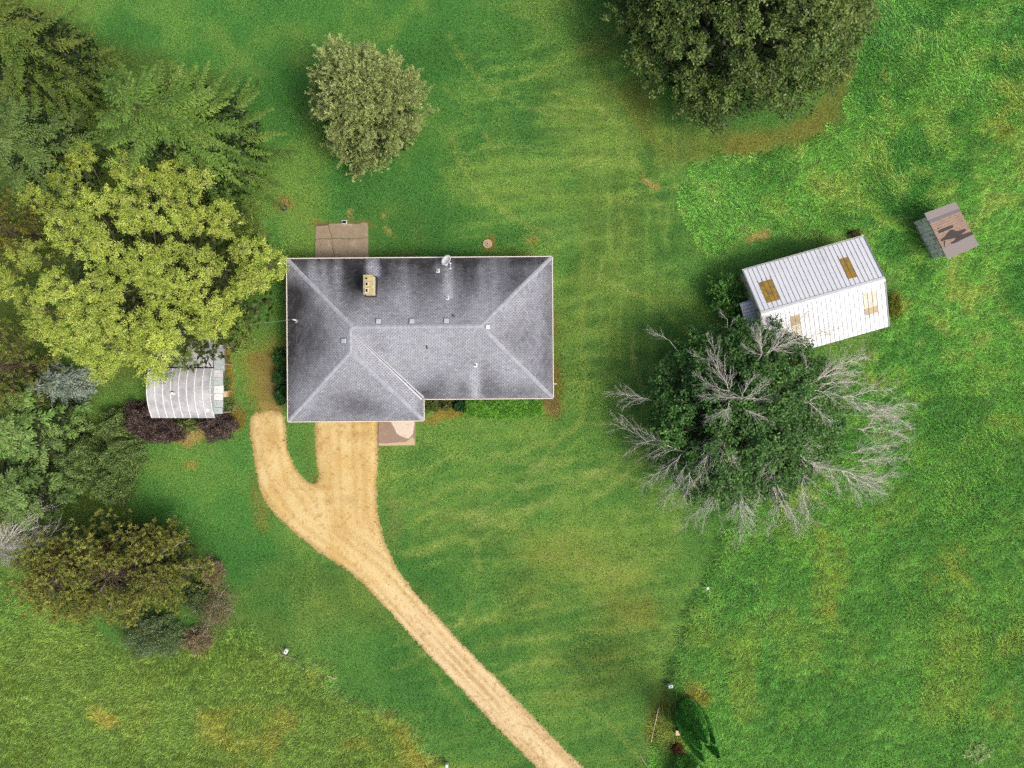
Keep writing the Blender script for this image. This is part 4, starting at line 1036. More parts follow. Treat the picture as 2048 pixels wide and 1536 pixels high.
for k in range(5):
    a = lx0 + (lx1 - lx0) * k / 5; c_ = lx0 + (lx1 - lx0) * (k + 1) / 5
    corrugated('corrugated_sheet', a, c_ + .04, YN + .10 + rs.uniform(-.02, .02), 2.40 + .008 * (k % 2), YN + 3.3, 2.05 + .008 * (k % 2), M['galv_rust'], qs)
MB().prism([(lx0 + .2, YN + .1), (lx1 - .2, YN + .1), (lx1 - .2, YN + 3.0), (lx0 + .2, YN + 3.0)], -.05, 1.95).build('lean_to_wall', M['galv_blue'], qs)
yy = [828, 815, 801, 787, 771, 755, 740, 716, 690]
mats = ['galv_blue', 'galv_blue', 'galv_pale', 'galv_pale', 'galv_blue', 'galv', 'galv_blue', 'galv']
for k in range(8):
    zc = 2.0 + .02 * (k % 2) + rs.uniform(-.02, .03); a0_ = W(424 if k < 6 else 429, yy[k], zc); a1_ = W(447 + (3 if k > 5 else 0), yy[k + 1], zc - .12)
    if k >= 6:
        y0_, y1_ = a0_[1], a1_[1]
        n = int((y1_ - y0_) / .1 * 4); Y = np.linspace(y0_ + .01, y1_ - .01, n); Z = .018 * np.sin((Y - y0_) / .1 * 2 * np.pi)
        V_ = [(a0_[0], y, zc + .1 + d) for y, d in zip(Y, Z)] + [(a1_[0], y, zc - .05 + d) for y, d in zip(Y, Z)]
        ob = MB().add(V_, [(i, n + i, n + i + 1, i + 1) for i in range(n - 1)]).build('porch_sheet', M[mats[k]], qs); ob.modifiers.new('thick', 'SOLIDIFY').thickness = .006
    else:
        j = rs.uniform(-.05, .05)
        b = MB(); b.plate([(a0_[0], a0_[1] + .015, zc + .08), (a1_[0] + j, a0_[1] + .015, zc - .05), (a1_[0] + j, a1_[1] - .015, zc - .03), (a0_[0], a1_[1] - .015, zc + .10)], .03); b.build('porch_sheet', M[mats[k]], qs)
        b = MB(); q = np.array([(a0_[0] + a1_[0]) / 2, (a0_[1] + a1_[1]) / 2, zc + .035]); b.tube(q - [0, 0, .04], q + [0, 0, .01], .03, .03, 6); b.build('screw_head', M['dark_metal'], ob if False else qs)
b = MB(); x_ = XE + .55
for y in (-2.3, -.6, 1.6, 3.0): b.box((x_, y, .95), (.09, .09, 1.9))
b.build('porch_posts', M['grey_wood'], qs)
for y in (788, 692):
    b = MB(); q = W(452, y, .3); b.box(q, (.28, .5, .5)); b.build('timber_block', M['pale_wood'], qs)

# ------------------------------------------------------------------ plants
def leaf_arrays(c, d, n, L, Wd):
    d = unit(d); s = unit(np.cross(n, d)); L = np.asarray(L).reshape(-1, 1); Wd = np.asarray(Wd).reshape(-1, 1)
    return np.stack([c - d * L * .5, c + s * Wd * .5 + d * L * .06, c + d * L * .5, c - s * Wd * .5 + d * L * .06], 1)
def leaves_obj(name, Q, C, mat, parent):
    n = len(Q)
    return np_mesh(name, Q.reshape(-1, 3), np.arange(n * 4).reshape(n, 4), mat, parent, col=np.repeat(np.clip(C, .002, .8), 4, 0))
def tubes(p, q, r0, r1, n=4):
    p = np.asarray(p, float); q = np.asarray(q, float); d = unit(q - p)
    ref = np.where(np.abs(d[:, 2:3]) > .9, np.array([[1.0, 0, 0]]), np.array([[0, 0, 1.0]]))
    a = unit(np.cross(d, ref)); b = np.cross(d, a)
    an = np.arange(n) * 2 * np.pi / n
    ring = np.cos(an)[None, :, None] * a[:, None] + np.sin(an)[None, :, None] * b[:, None]
    V = np.concatenate([p[:, None] + ring * np.asarray(r0).reshape(-1, 1, 1), q[:, None] + ring * np.asarray(r1).reshape(-1, 1, 1)], 1)
    base = (np.arange(len(p)) * 2 * n)[:, None]
    i = np.arange(n); j = (i + 1) % n
    Fc = np.stack([base + i, base + n + i, base + n + j, base + j], -1)
    return V.reshape(-1, 3), Fc.reshape(-1, 4)
def tube_obj(name, segs, mat, parent, n=4):
    p, q, a, b = [np.array(x) for x in zip(*segs)]
    V, Fc = tubes(p, q, a, b, n)
    return np_mesh(name, V, Fc, mat, parent)
def limb(segs, a, b, r0, r1, rng, k=5, sag=0.0, jit=.12):
    a = np.asarray(a, float); b = np.asarray(b, float); prev = a; L = np.linalg.norm(b - a)
    for i in range(1, k + 1):
        t = i / k; q = a + (b - a) * t + np.array([0, 0, sag * L * math.sin(math.pi * t)])
        if i < k: q = q + rng.normal(0, jit * L / k, 3)
        segs.append((prev, q, r0 + (r1 - r0) * (i - 1) / k, r0 + (r1 - r0) * t)); prev = q
def palette(rng, n, cols, spread=.16):
    """n colours mixed between the given base colours, each with its own brightness"""
    cols = np.array(cols); w = rng.dirichlet(np.ones(len(cols)) * .8, n)
    return (w @ cols) * (1 + rng.normal(0, spread, (n, 1)))

def clump_tree(o, rng, clumps, trunk_top, cols, leaf=(.17, .08), sub=5.0, per=26, subr=.26, flat=.7, mat='leaf', trunk_r=.28, lowz=-.35, tone=(1.0, 1.0), limbs=True, crown='crown', upness=.75, shell=(.7, 1.05)):
    """broadleaf crown: clumps (x, y, z, r) of twig sprays, joined to the trunk by limbs"""
    base = origin_of(o); S = []; OUT = []; T = []; RR = []
    for (x, y, z, r) in clumps:
        m = max(5, int(sub * 4 * r * r + .5))
        zz = rng.uniform(lowz, 1, m) ; a = rng.uniform(0, 2 * np.pi, m); h = np.sqrt(np.clip(1 - zz * zz, 0, 1))
        d = np.stack([h * np.cos(a), h * np.sin(a), zz], -1)
        S.append(np.array([x, y, z]) + d * r * rng.uniform(shell[0], shell[1], (m, 1)) * np.array([1, 1, flat])); OUT.append(d); T.append(np.full(m, rng.uniform(*tone)))
    S = np.concatenate(S); OUT = np.concatenate(OUT); T = np.concatenate(T)
    ns = len(S); subcol = palette(rng, ns, cols, .1) * T[:, None]
    # each spray: a short twig with leaves along it
    tw = unit(OUT * np.array([1, 1, .6]) + rng.normal(0, .45, (ns, 3)))
    k = rng.uniform(-1, 1, (ns, per)); c = S[:, None] + tw[:, None] * k[..., None] * subr * 1.2 + rng.normal(0, subr * .5, (ns, per, 3)) * np.array([1, 1, .6])
    d = unit(tw[:, None] * .6 + rng.normal(0, .75, (ns, per, 3)) * np.array([1, 1, .7])); nn = OUT[:, None] * .4 + np.array([0, 0, upness]) + rng.normal(0, .42, (ns, per, 3))
    L = leaf[0] * rng.uniform(.65, 1.35, ns * per); Wd = leaf[1] * rng.uniform(.7, 1.3, ns * per)
    C = np.repeat(subcol, per, 0) * (1 + rng.normal(0, .14, (ns * per, 1)))
    Q = leaf_arrays(c.reshape(-1, 3), d.reshape(-1, 3), nn.reshape(-1, 3), L, Wd)
    leaves_obj(crown, Q, C, M[mat], o)
    if limbs:
        segs = []; tt = np.asarray(trunk_top, float)
        limb(segs, base - [0, 0, .1], tt, trunk_r, trunk_r * .7, rng, 5, 0, .05)
        for (x, y, z, r) in clumps:
            if rng.random() < .75:
                limb(segs, tt + rng.normal(0, .15, 3), (x, y, z), trunk_r * .22, .02, rng, 5, .02, .2)
                for _ in range(3):
                    limb(segs, (x, y, z), np.array([x, y, z]) + rng.normal(0, r * .5, 3), .03, .012, rng, 2, 0, .2)
        tube_obj('trunk', segs, M['bark'], o, 5)

def inner_mass(o, rng, n, rx, ry, z0, z1, cols, size=.5, centre=None):  # filler leaves added and coloured dark so crown gaps look shaded
    """dark leaves filling a crown, the shade of its gaps put into their colour"""
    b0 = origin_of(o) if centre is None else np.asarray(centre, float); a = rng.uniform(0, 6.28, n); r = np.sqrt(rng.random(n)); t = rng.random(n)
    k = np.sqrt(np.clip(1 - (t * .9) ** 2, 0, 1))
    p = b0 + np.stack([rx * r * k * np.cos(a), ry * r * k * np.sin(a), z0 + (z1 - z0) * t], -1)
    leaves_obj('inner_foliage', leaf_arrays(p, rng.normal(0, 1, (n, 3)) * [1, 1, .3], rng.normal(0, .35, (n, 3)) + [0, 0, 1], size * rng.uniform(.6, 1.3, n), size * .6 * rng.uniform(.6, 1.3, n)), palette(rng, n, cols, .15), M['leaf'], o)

def spruce(o, rng, h, R, cols, p=1.6, lean=(0, 0), step=.40, nb=(6, 9), droop=.28, lift=.16, zmin=.1, dens=1.0, mat='needle', piece=(.24, .075), trunk_r=.2, bare=0.0, blen=.42, wood_r=.7):
    """layered conifer: whorls of branches with side twigs set like a comb"""
    base = origin_of(o); Qs = []; Cs = []; segs = []
    top = base + np.array([lean[0], lean[1], h])
    limb(segs, base - [0, 0, .1], top, trunk_r, .02, rng, 8, 0, .02)
    z = zmin * h
    while z < h * .985:
        t0 = z / h; rad = R * (1 - t0 ** p)
        for _ in range(rng.integers(nb[0], nb[1])):
            az = rng.uniform(0, 2 * np.pi); L = max(.18, rad * rng.uniform(.72, 1.1)); a = np.array([math.cos(az), math.sin(az), 0]); s = np.array([-a[1], a[0], 0])
            c0 = base + (top - base) * (t0 + rng.uniform(-.02, .02))
            n = max(4, int(L / (.105 / dens))); t = np.linspace(.10, 1, n)
            up = .35 * (t0 ** 2)
            P = c0 + a * (L * t)[:, None] + np.array([0, 0, 1.0]) * (L * (up * t - droop * t + lift * t * t))[:, None]
            if L > .5: limb(segs, c0, P[-1], (.035 if L > 1.5 else .02) * wood_r, .005, rng, 3, 0, .01)
            br = palette(rng, 1, cols, .10)[0]
            for side in (-1, 1):
                bl = np.clip((blen * (1 - t) + .16) * min(L, 2.6) * .62, .12, .95) * rng.uniform(.75, 1.15, n)
                d = unit(a * .75 + s * side * 1.0 + rng.normal(0, .16, (n, 3)) + np.array([0, 0, -.32]))
                m = 4
                for q in range(m):
                    f = (q + .55) / m
                    keep = (bl > .12 + q * .11) & (rng.random(n) > bare)
                    if not keep.any(): continue
                    c = P[keep] + d[keep] * (bl[keep] * f)[:, None] + rng.normal(0, .025, (keep.sum(), 3))
                    nn = np.array([0, 0, 1.0]) + rng.normal(0, .35, (keep.sum(), 3))
                    dd = d[keep] + rng.normal(0, .28, (keep.sum(), 3))
                    Qs.append(leaf_arrays(c, dd, nn, piece[0] * rng.uniform(.7, 1.3, keep.sum()), piece[1] * rng.uniform(.7, 1.3, keep.sum())))
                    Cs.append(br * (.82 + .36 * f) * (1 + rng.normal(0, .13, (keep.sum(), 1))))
            c = P + rng.normal(0, .02, P.shape); dd = np.tile(a, (n, 1)) + rng.normal(0, .3, P.shape)
            Qs.append(leaf_arrays(c, dd, np.array([0, 0, 1.0]) + rng.normal(0, .3, P.shape), np.full(n, piece[0]), np.full(n, piece[1]))); Cs.append(br * (1 + rng.normal(0, .1, (n, 1))))
        z += step * rng.uniform(.8, 1.2)
    leaves_obj('crown', np.concatenate(Qs), np.concatenate(Cs), M[mat], o)
    tube_obj('trunk', segs, M['bark'], o, 4)

def tuft_arrays(rng, P, axis, n, L, Wd, spread, cols, up=.3):
    m = len(P); d = unit(axis[:, None] + rng.normal(0, spread, (m, n, 3)) + np.array([0, 0, up]))
    Ls = L * rng.uniform(.7, 1.25, (m, n)); c = P[:, None] + d * (Ls * .5)[..., None]
    nn = rng.normal(0, 1, (m, n, 3)) + np.array([0, 0, 1.0])
    Q = leaf_arrays(c.reshape(-1, 3), d.reshape(-1, 3), nn.reshape(-1, 3), Ls.ravel(), Wd * rng.uniform(.7, 1.3, m * n))
    C = np.repeat(palette(rng, m, cols, .14), n, 0) * (1 + rng.normal(0, .12, (m * n, 1)))
    return Q, C
def pine(o, rng, h, R, cols, nbr=60, tufts=(5, 9), needle=(.2, .028), n=22, shape=1.0, trunk_r=.18, zmin=.25, spread=.75, wood='bark', elong=(1, 1), subl=.55, wr=.6, gain=1.2):
    """open pine: curved branches with sub-branches that end in tufts of needles"""
    base = origin_of(o); segs = []; P = []; AX = []
    top = base + np.array([0, 0, h]); limb(segs, base - [0, 0, .1], top, trunk_r, .04, rng, 7, 0, .04)
    for k in range(nbr):
        t0 = zmin + (1 - zmin) * (k + rng.random()) / nbr; az = rng.uniform(0, 2 * np.pi)
        prof = math.sqrt(max(.02, 1 - ((t0 - .42) / .62) ** 2)) if shape < 1.5 else (1 - t0 ** 1.6)
        L = max(.35, R * prof * rng.uniform(.7, 1.08)); a = np.array([math.cos(az) * elong[0], math.sin(az) * elong[1], 0])
        c0 = base + (top - base) * t0; e = c0 + a * L + np.array([0, 0, L * rng.uniform(-.05, .28)])
        limb(segs, c0, e, (.03 + .012 * L) * wr, .014 * wr, rng, 4, rng.uniform(-.08, .05), .14)
        m = rng.integers(*tufts); ts_ = rng.uniform(.35, 1.02, m)
        for t in ts_:
            q0 = c0 + (e - c0) * min(t, 1); dv = unit(a + rng.normal(0, .55, 3) + np.array([0, 0, .35])); l = subl * rng.uniform(.3, 1.2) * min(1, L * .5)
            q1 = q0 + dv * l; segs.append((q0, q1, .014, .009)); P.append(q1); AX.append(dv)
        P.append(e); AX.append(unit(a))
    Q, C = tuft_arrays(rng, np.array(P), np.array(AX), n, needle[0], needle[1], spread, [c * gain for c in cols])
    leaves_obj('crown', Q, C, M['needle'], o); tube_obj('trunk', segs, M[wood], o, 4)

def dome_shrub(o, rng, rx, ry, h, cols, leaf=(.11, .06), n=9000, mat='leaf', rough_amp=.18, upright=.4, name='foliage', lump=5.0, thick=.16, rot=0.0, stems=True, zlow=.05):
    """a rounded shrub: leaves through the outer layer of a lumpy dome"""
    base = origin_of(o); zz = rng.uniform(0, 1, n) ** .75; a = rng.uniform(0, 2 * np.pi, n); hh = np.sqrt(np.clip(1 - zz * zz, 0, 1)); d = np.stack([hh * np.cos(a), hh * np.sin(a), zz], -1)
    ph = rng.uniform(0, 6.28, 6)
    lumps = 1 + rough_amp * (np.sin(d[:, 0] * lump + ph[0]) * np.sin(d[:, 1] * lump * 1.2 + ph[1]) + .6 * np.sin(d[:, 0] * lump * 2.1 + ph[2] + d[:, 2] * 3) * np.sin(d[:, 1] * lump * 2.3 + ph[3]) + .5 * np.sin(d[:, 2] * lump * 1.7 + ph[4] + d[:, 0] * 4))
    f = lumps * (1 - np.abs(rng.normal(0, thick, n)))
    p = d * f[:, None] * np.array([rx, ry, h]); p[:, 2] = np.maximum(p[:, 2], 0) + zlow
    ca, sa = math.cos(rot), math.sin(rot)
    p[:, 0], p[:, 1] = p[:, 0] * ca - p[:, 1] * sa, p[:, 0] * sa + p[:, 1] * ca
    dd = unit(d * .6 + np.array([0, 0, upright]) + rng.normal(0, .6, (n, 3))); nn = d * .6 + np.array([0, 0, .5]) + rng.normal(0, .45, (n, 3))
    key = np.floor(p / .22).astype(int); hsh = np.abs((key[:, 0] * 73856093) ^ (key[:, 1] * 19349663) ^ (key[:, 2] * 83492791)) % 4096
    pal = palette(rng, 4096, cols, .14)
    C = pal[hsh] * (1 + rng.normal(0, .12, (n, 1)))
    leaves_obj(name, leaf_arrays(base + p, dd, nn, leaf[0] * rng.uniform(.65, 1.35, n), leaf[1] * rng.uniform(.7, 1.3, n)), C, M[mat], o)
    if stems:
        segs = []
        for _ in range(9):
            a_ = rng.uniform(0, 6.28); e = np.array([math.cos(a_) * rx * .6, math.sin(a_) * ry * .6, h * .6]); limb(segs, base - [0, 0, .05], base + e, .03, .012, rng, 3, 0, .1)
        tube_obj('stem', segs, M['bark'], o, 4)

def bare_branch(rng, a, b, r0, segs, depth=0, spreadang=.55, nk=8, dens=1.0, curve=.1):
    """a leafless limb with side branches and twigs"""
    a = np.asarray(a, float); b = np.asarray(b, float); L = np.linalg.norm(b - a); d = (b - a) / (L + 1e-9)
    nk = max(3, nk); side = unit(np.cross(d, rng.normal(0, 1, 3))); bow = rng.normal(0, curve * L)
    pts = [a + (b - a) * t + side * bow * math.sin(math.pi * t) + (rng.normal(0, .03 * L / 2, 3) if 0 < t < 1 else 0) for t in np.linspace(0, 1, nk)]
    for i in range(nk - 1):
        segs.append((pts[i], pts[i + 1], r0 * (1 - .8 * i / nk) , r0 * (1 - .8 * (i + 1) / nk)))
    if depth >= 3: return
    for i in range(1, nk):
        for _ in range(int(rng.integers(2, 4)) if depth < 1 else int(rng.integers(1, 3))):
            if rng.random() > dens: continue
            t = i / nk; l = L * (.62 - .34 * t) * rng.uniform(.55, 1.1) * (.8 if depth else 1)
            if l < .12: continue
            loc = unit(pts[i] - pts[i - 1]); pr = unit(np.cross(loc, rng.normal(0, 1, 3))); ang = spreadang * rng.uniform(.7, 1.4)
            dv = unit(loc * math.cos(ang) + pr * math.sin(ang))
            f = rng.random(); q = pts[i - 1] * (1 - f) + pts[i] * f
            bare_branch(rng, q, q + dv * l, max(.006, r0 * (1 - .8 * t) * .58), segs, depth + 1, spreadang * .95, 3 if depth else 5, dens * (1.0 if depth == 0 else .8), curve)

def R_(k): return np.random.default_rng(k)
# ---- big spruce in the upper left corner
o = empty('spruce_tree', W(430, 325), 'big dark green spruce with comb-like branches, upper left, behind the yellow-green tree', 'tree')
SPR = [A(116, 156, 64), A(96, 140, 56), A(136, 168, 76), A(80, 120, 50)]
SPR = [c * 1.12 for c in SPR]
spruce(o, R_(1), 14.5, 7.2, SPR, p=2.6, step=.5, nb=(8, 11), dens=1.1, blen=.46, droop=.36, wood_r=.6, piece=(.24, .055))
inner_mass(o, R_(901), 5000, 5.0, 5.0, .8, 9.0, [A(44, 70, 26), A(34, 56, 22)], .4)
o = empty('spruce_tree', W(150, 165), 'brownish green spruce cut by the top left corner', 'tree')
spruce(o, R_(2), 13.5, 5.4, [c * 1.0 for c in (A(116, 150, 60), A(98, 132, 54), A(134, 148, 68))], p=2.2, dens=.95, step=.55, nb=(8, 10), piece=(.24, .055), blen=.5, droop=.34, wood_r=.5)
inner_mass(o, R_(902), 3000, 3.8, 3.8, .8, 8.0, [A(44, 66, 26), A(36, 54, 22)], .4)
o = empty('spruce_tree', W(150, 330), 'greyish green spruce at the left edge above the yellow-green tree', 'tree')
spruce(o, R_(3), 11.5, 4.8, [c * 1.05 for c in (A(116, 150, 74), A(98, 132, 64), A(132, 160, 88))], p=2.0, dens=.9, step=.5, nb=(8, 10), piece=(.24, .055), blen=.5, wood_r=.5)
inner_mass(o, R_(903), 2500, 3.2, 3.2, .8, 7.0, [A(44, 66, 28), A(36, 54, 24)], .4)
# ---- yellow-green honey locust
LOC = [(45, 330), (90, 328), (120, 348), (150, 380), (60, 395), (100, 412), (140, 420), (180, 412), (160, 450), (118, 452), (190, 472), (166, 306), (158, 325), (250, 332), (270, 352), (300, 372), (322, 358), (346, 340), (372, 366), (402, 362), (350, 402),
       (382, 420), (330, 432), (442, 420), (450, 446), (412, 442), (362, 452), (270, 420), (258, 440), (290, 436), (230, 402), (130, 482), (202, 482), (222, 512), (178, 510), (36, 500), (52, 522), (72, 508), (14, 572), (6, 556), (60, 602), (92, 590), (112, 560),
       (132, 582), (150, 602), (100, 622), (190, 572), (212, 592), (222, 560), (282, 512), (322, 532), (300, 552), (340, 500), (392, 512), (422, 532), (262, 542), (312, 582), (402, 552), (352, 562), (480, 502), (522, 500), (546, 530), (502, 552), (482, 572),
       (470, 602), (452, 622), (516, 562), (80, 652), (112, 660), (152, 662), (120, 690), (170, 642), (202, 642), (242, 642), (282, 642), (322, 602), (382, 592), (412, 602), (392, 642), (352, 652), (300, 662), (332, 690), (262, 682), (222, 692), (190, 712),
       (232, 722), (282, 702), (312, 716), (300, 742), (172, 702), (202, 736), (402, 662), (430, 652)]
lb = W(397, 567); rng = R_(11); cl = []
for px, py in LOC:
    z = 9.0
    for _ in range(5):
        p = W(px, py, z); d = math.hypot(p[0] - lb[0], p[1] - lb[1]); z = 11.8 - 6.2 * min(1.1, d / 9.4) ** 2
    z += rng.uniform(-.5, .5); p = W(px, py, z); cl.append((p[0], p[1], p[2], rng.uniform(.75, 1.12)))
o = empty('honey_locust_tree', lb, 'large bright yellow-green feathery tree covering the left side of the picture', 'tree')
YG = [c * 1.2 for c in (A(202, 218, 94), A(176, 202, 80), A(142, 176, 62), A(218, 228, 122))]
clump_tree(o, rng, cl, lb + [0, 0, 4.5], YG, leaf=(.15, .055), sub=9, per=42, subr=.2, flat=.62, tone=(.8, 1.1), trunk_r=.33)
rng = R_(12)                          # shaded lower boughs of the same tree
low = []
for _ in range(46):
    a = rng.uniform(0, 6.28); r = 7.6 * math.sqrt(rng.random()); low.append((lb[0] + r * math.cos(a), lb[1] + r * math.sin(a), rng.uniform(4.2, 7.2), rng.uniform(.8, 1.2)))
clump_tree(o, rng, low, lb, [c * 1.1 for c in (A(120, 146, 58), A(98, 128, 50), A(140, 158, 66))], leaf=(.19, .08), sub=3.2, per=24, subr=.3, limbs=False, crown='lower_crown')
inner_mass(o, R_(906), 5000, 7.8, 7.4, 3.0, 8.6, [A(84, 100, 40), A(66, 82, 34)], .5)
# ---- oak at the top
ob_ = np.array([17.6, 30.0, 0]); rng = R_(21); cl = []
while len(cl) < 120:
    a = rng.uniform(0, 6.28); r = 9.4 * math.sqrt(rng.random()); x, y = ob_[0] + r * math.cos(a) * 1.04, ob_[1] + r * math.sin(a)
    z = 11.5 - 7.6 * (r / 9.6) ** 2 + rng.uniform(-.6, .6)
    if all((x - c[0]) ** 2 + (y - c[1]) ** 2 > .95 for c in cl): cl.append((x, y, z, rng.uniform(.85, 1.35)))
o = empty('oak_tree', ob_, 'large round dark green oak at the top with glossy leaves', 'tree')
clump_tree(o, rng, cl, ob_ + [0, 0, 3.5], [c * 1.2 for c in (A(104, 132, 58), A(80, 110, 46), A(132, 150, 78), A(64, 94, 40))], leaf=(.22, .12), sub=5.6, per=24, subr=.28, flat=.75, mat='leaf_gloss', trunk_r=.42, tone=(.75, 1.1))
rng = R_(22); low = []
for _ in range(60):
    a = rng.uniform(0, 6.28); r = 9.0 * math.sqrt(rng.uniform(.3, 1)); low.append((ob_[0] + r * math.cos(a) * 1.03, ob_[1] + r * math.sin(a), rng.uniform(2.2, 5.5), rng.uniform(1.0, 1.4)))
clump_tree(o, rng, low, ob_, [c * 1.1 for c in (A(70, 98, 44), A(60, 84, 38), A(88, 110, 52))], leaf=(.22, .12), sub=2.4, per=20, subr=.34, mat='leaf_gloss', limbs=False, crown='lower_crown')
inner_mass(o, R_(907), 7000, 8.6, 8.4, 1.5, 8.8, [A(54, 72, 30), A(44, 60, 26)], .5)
# ---- half dead tree right of the middle
mbase = W(1455, 824); rng = R_(31); cl = []
while len(cl) < 118:
    a = rng.uniform(0, 6.28); r = 7.1 * math.sqrt(rng.random()); x, y = mbase[0] - .1 + r * math.cos(a) * 1.02, mbase[1] + .0 + r * math.sin(a) * .98
    z = 8.6 - 5.2 * (r / 7.2) ** 2 + rng.uniform(-.7, .7)
    if all((x - c[0]) ** 2 + (y - c[1]) ** 2 > .55 for c in cl): cl.append((x, y, z, rng.uniform(.7, 1.1)))
o = empty('maple_tree', mbase, 'half dead tree with a green heart and bare grey limbs all round it', 'tree')
clump_tree(o, rng, cl, mbase + [0, 0, 3.0], [c * 1.2 for c in (A(92, 146, 66), A(72, 122, 56), A(118, 164, 78), A(54, 102, 48))], leaf=(.2, .13), sub=6, per=22, subr=.27, flat=.75, mat='leaf', trunk_r=.36, tone=(.72, 1.12))
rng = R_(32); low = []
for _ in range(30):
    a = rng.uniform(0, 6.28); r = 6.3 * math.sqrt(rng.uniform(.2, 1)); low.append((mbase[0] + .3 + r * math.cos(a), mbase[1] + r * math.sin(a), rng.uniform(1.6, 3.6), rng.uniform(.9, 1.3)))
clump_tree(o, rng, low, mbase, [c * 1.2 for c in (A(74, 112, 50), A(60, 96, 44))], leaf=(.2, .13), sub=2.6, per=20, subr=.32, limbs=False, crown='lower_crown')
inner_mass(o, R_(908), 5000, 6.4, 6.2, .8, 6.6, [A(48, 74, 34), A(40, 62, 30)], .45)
DEAD = [(430, 250, 290, 180, 5.5, 5.0, .9), (290, 610, 60, 570, 5.0, 4.6, 1.0), (520, 940, 90, 770, 6.0, 5.2, 1.1), (500, 960, 270, 1150, 6.0, 4.6, 1.0), (540, 1000, 390, 1260, 6.0, 4.4, 1.1), (560, 1060, 500, 1260, 6.0, 4.2, 1.1), (740, 840, 620, 1120, 8.4, 6.6, 1.0),
        (750, 860, 760, 1120, 8.4, 6.8, 1.0), (770, 900, 870, 1010, 8.4, 7.4, .8), (740, 760, 745, 880, 8.0, 8.4, .5), (800, 1130, 510, 1420, 5.6, 3.6, 1.1), (860, 1150, 870, 1490, 5.6, 3.6, 1.2), (880, 1180, 960, 1400, 5.4, 3.6, 1.1), (1120, 1000, 1130, 1300, 7.0, 5.0, 1.0), (1130, 1250, 1040, 1440, 5.0, 4.0, 1.0),
        (1150, 1270, 1240, 1470, 5.0, 3.6, 1.1), (1240, 1020, 1310, 1390, 6.6, 4.4, 1.0), (1230, 960, 1500, 1060, 7.2, 6.0, .7), (1500, 1060, 1830, 1080, 6.0, 4.6, 1.1), (1500, 1060, 1620, 1250, 6.0, 4.4, 1.0), (1550, 1090, 1750, 1200, 6.0, 4.6, .9), (1560, 950, 1850, 900, 5.6, 4.4, .9), (1600, 800, 1880, 850, 5.4, 4.2, 1.0),
        (1740, 680, 1950, 650, 5.6, 4.8, 1.0), (1740, 680, 1930, 790, 5.6, 4.4, 1.0), (1520, 600, 1810, 560, 6.6, 5.6, 1.2), (1500, 600, 1740, 690, 6.4, 5.6, 1.1), (1350, 500, 1650, 360, 7.2, 6.4, 1.2), (1350, 490, 1600, 450, 7.2, 6.4, 1.1), (1380, 520, 1640, 520, 7.0, 6.0, 1.0), (1280, 450, 1260, 320, 7.0, 7.0, .7), (1000, 340, 1000, 120, 8.2, 7.6, .9), (1040, 330, 1310, 60, 8.0, 7.6, 1.0),
        (1060, 300, 1330, 200, 8.0, 7.4, .8), (1010, 330, 940, 170, 8.2, 8.0, .9), (1000, 340, 870, 280, 8.2, 7.8, .7), (800, 560, 600, 470, 9.0, 8.4, .8), (795, 550, 700, 260, 9.0, 8.8, 1.0), (810, 540, 830, 420, 9.0, 8.8, .7), (740, 380, 560, 330, 8.8, 8.2, .7), (880, 610, 1040, 500, 9.6, 9.3, 1.0), (880, 610, 630, 600, 9.6, 9.0, .9), (800, 670, 660, 750, 9.5, 8.8, .8),
        (890, 670, 1060, 750, 9.5, 8.8, 1.0), (900, 615, 1100, 620, 9.6, 9.2, .7), (880, 600, 965, 460, 9.6, 9.4, .7), (800, 640, 780, 770, 9.5, 9.0, .8), (1300, 640, 1200, 610, 8.6, 8.4, .7), (1300, 640, 1440, 760, 8.6, 8.0, 1.0), (1300, 630, 1380, 600, 8.6, 8.6, .7), (1090, 960, 940, 920, 8.0, 7.4, .9), (1200, 950, 1360, 900, 7.8, 7.2, .9), (1080, 930, 1150, 840, 8.0, 8.0, .8),
        (1080, 980, 960, 1110, 7.8, 6.4, .8), (1230, 960, 1370, 1060, 7.4, 6.4, .8), (790, 120, 740, 60, 5.0, 4.6, 1.0), (820, 130, 860, 100, 5.0, 4.6, .9), (1300, 230, 1560, 160, 6.0, 5.4, .8), (1600, 1000, 1860, 980, 5.2, 4.0, .9), (1000, 1180, 960, 1300, 5.6, 4.6, .8), (700, 1170, 620, 1320, 5.0, 3.8, .9), (1100, 1150, 1180, 1350, 5.8, 4.4, .8), (1420, 1050, 1480, 1190, 6.0, 4.8, .8), (1640, 640, 1790, 730, 6.0, 5.0, .9)]
DEAD += [(1330, 560, 1560, 620, 7.0, 6.0, 1.0), (1650, 720, 1850, 720, 5.6, 4.8, .9), (460, 930, 330, 980, 6.0, 5.2, .9), (300, 620, 150, 660, 5.0, 4.4, .9)]
segs = []; rng = R_(33)
for ax, ay, bx, by, za, zb, dn in DEAD:
    a = W(1200 + ax / 3.103, 600 + ay / 3.103, za); b = W(1200 + bx / 3.103, 600 + by / 3.103, zb)
    L = np.linalg.norm(b - a)
    bare_branch(rng, a, b, .014 + .0042 * L, segs, 0, .46, 11 if L > 2.5 else 8, min(1, dn * 1.2), .06)
    limb(segs, mbase + [0, 0, min(2.8, za - 1.2)], a, .05, .022, rng, 4, -.14, .08)
tube_obj('dead_limbs', segs, M['deadwood'], o, 3)
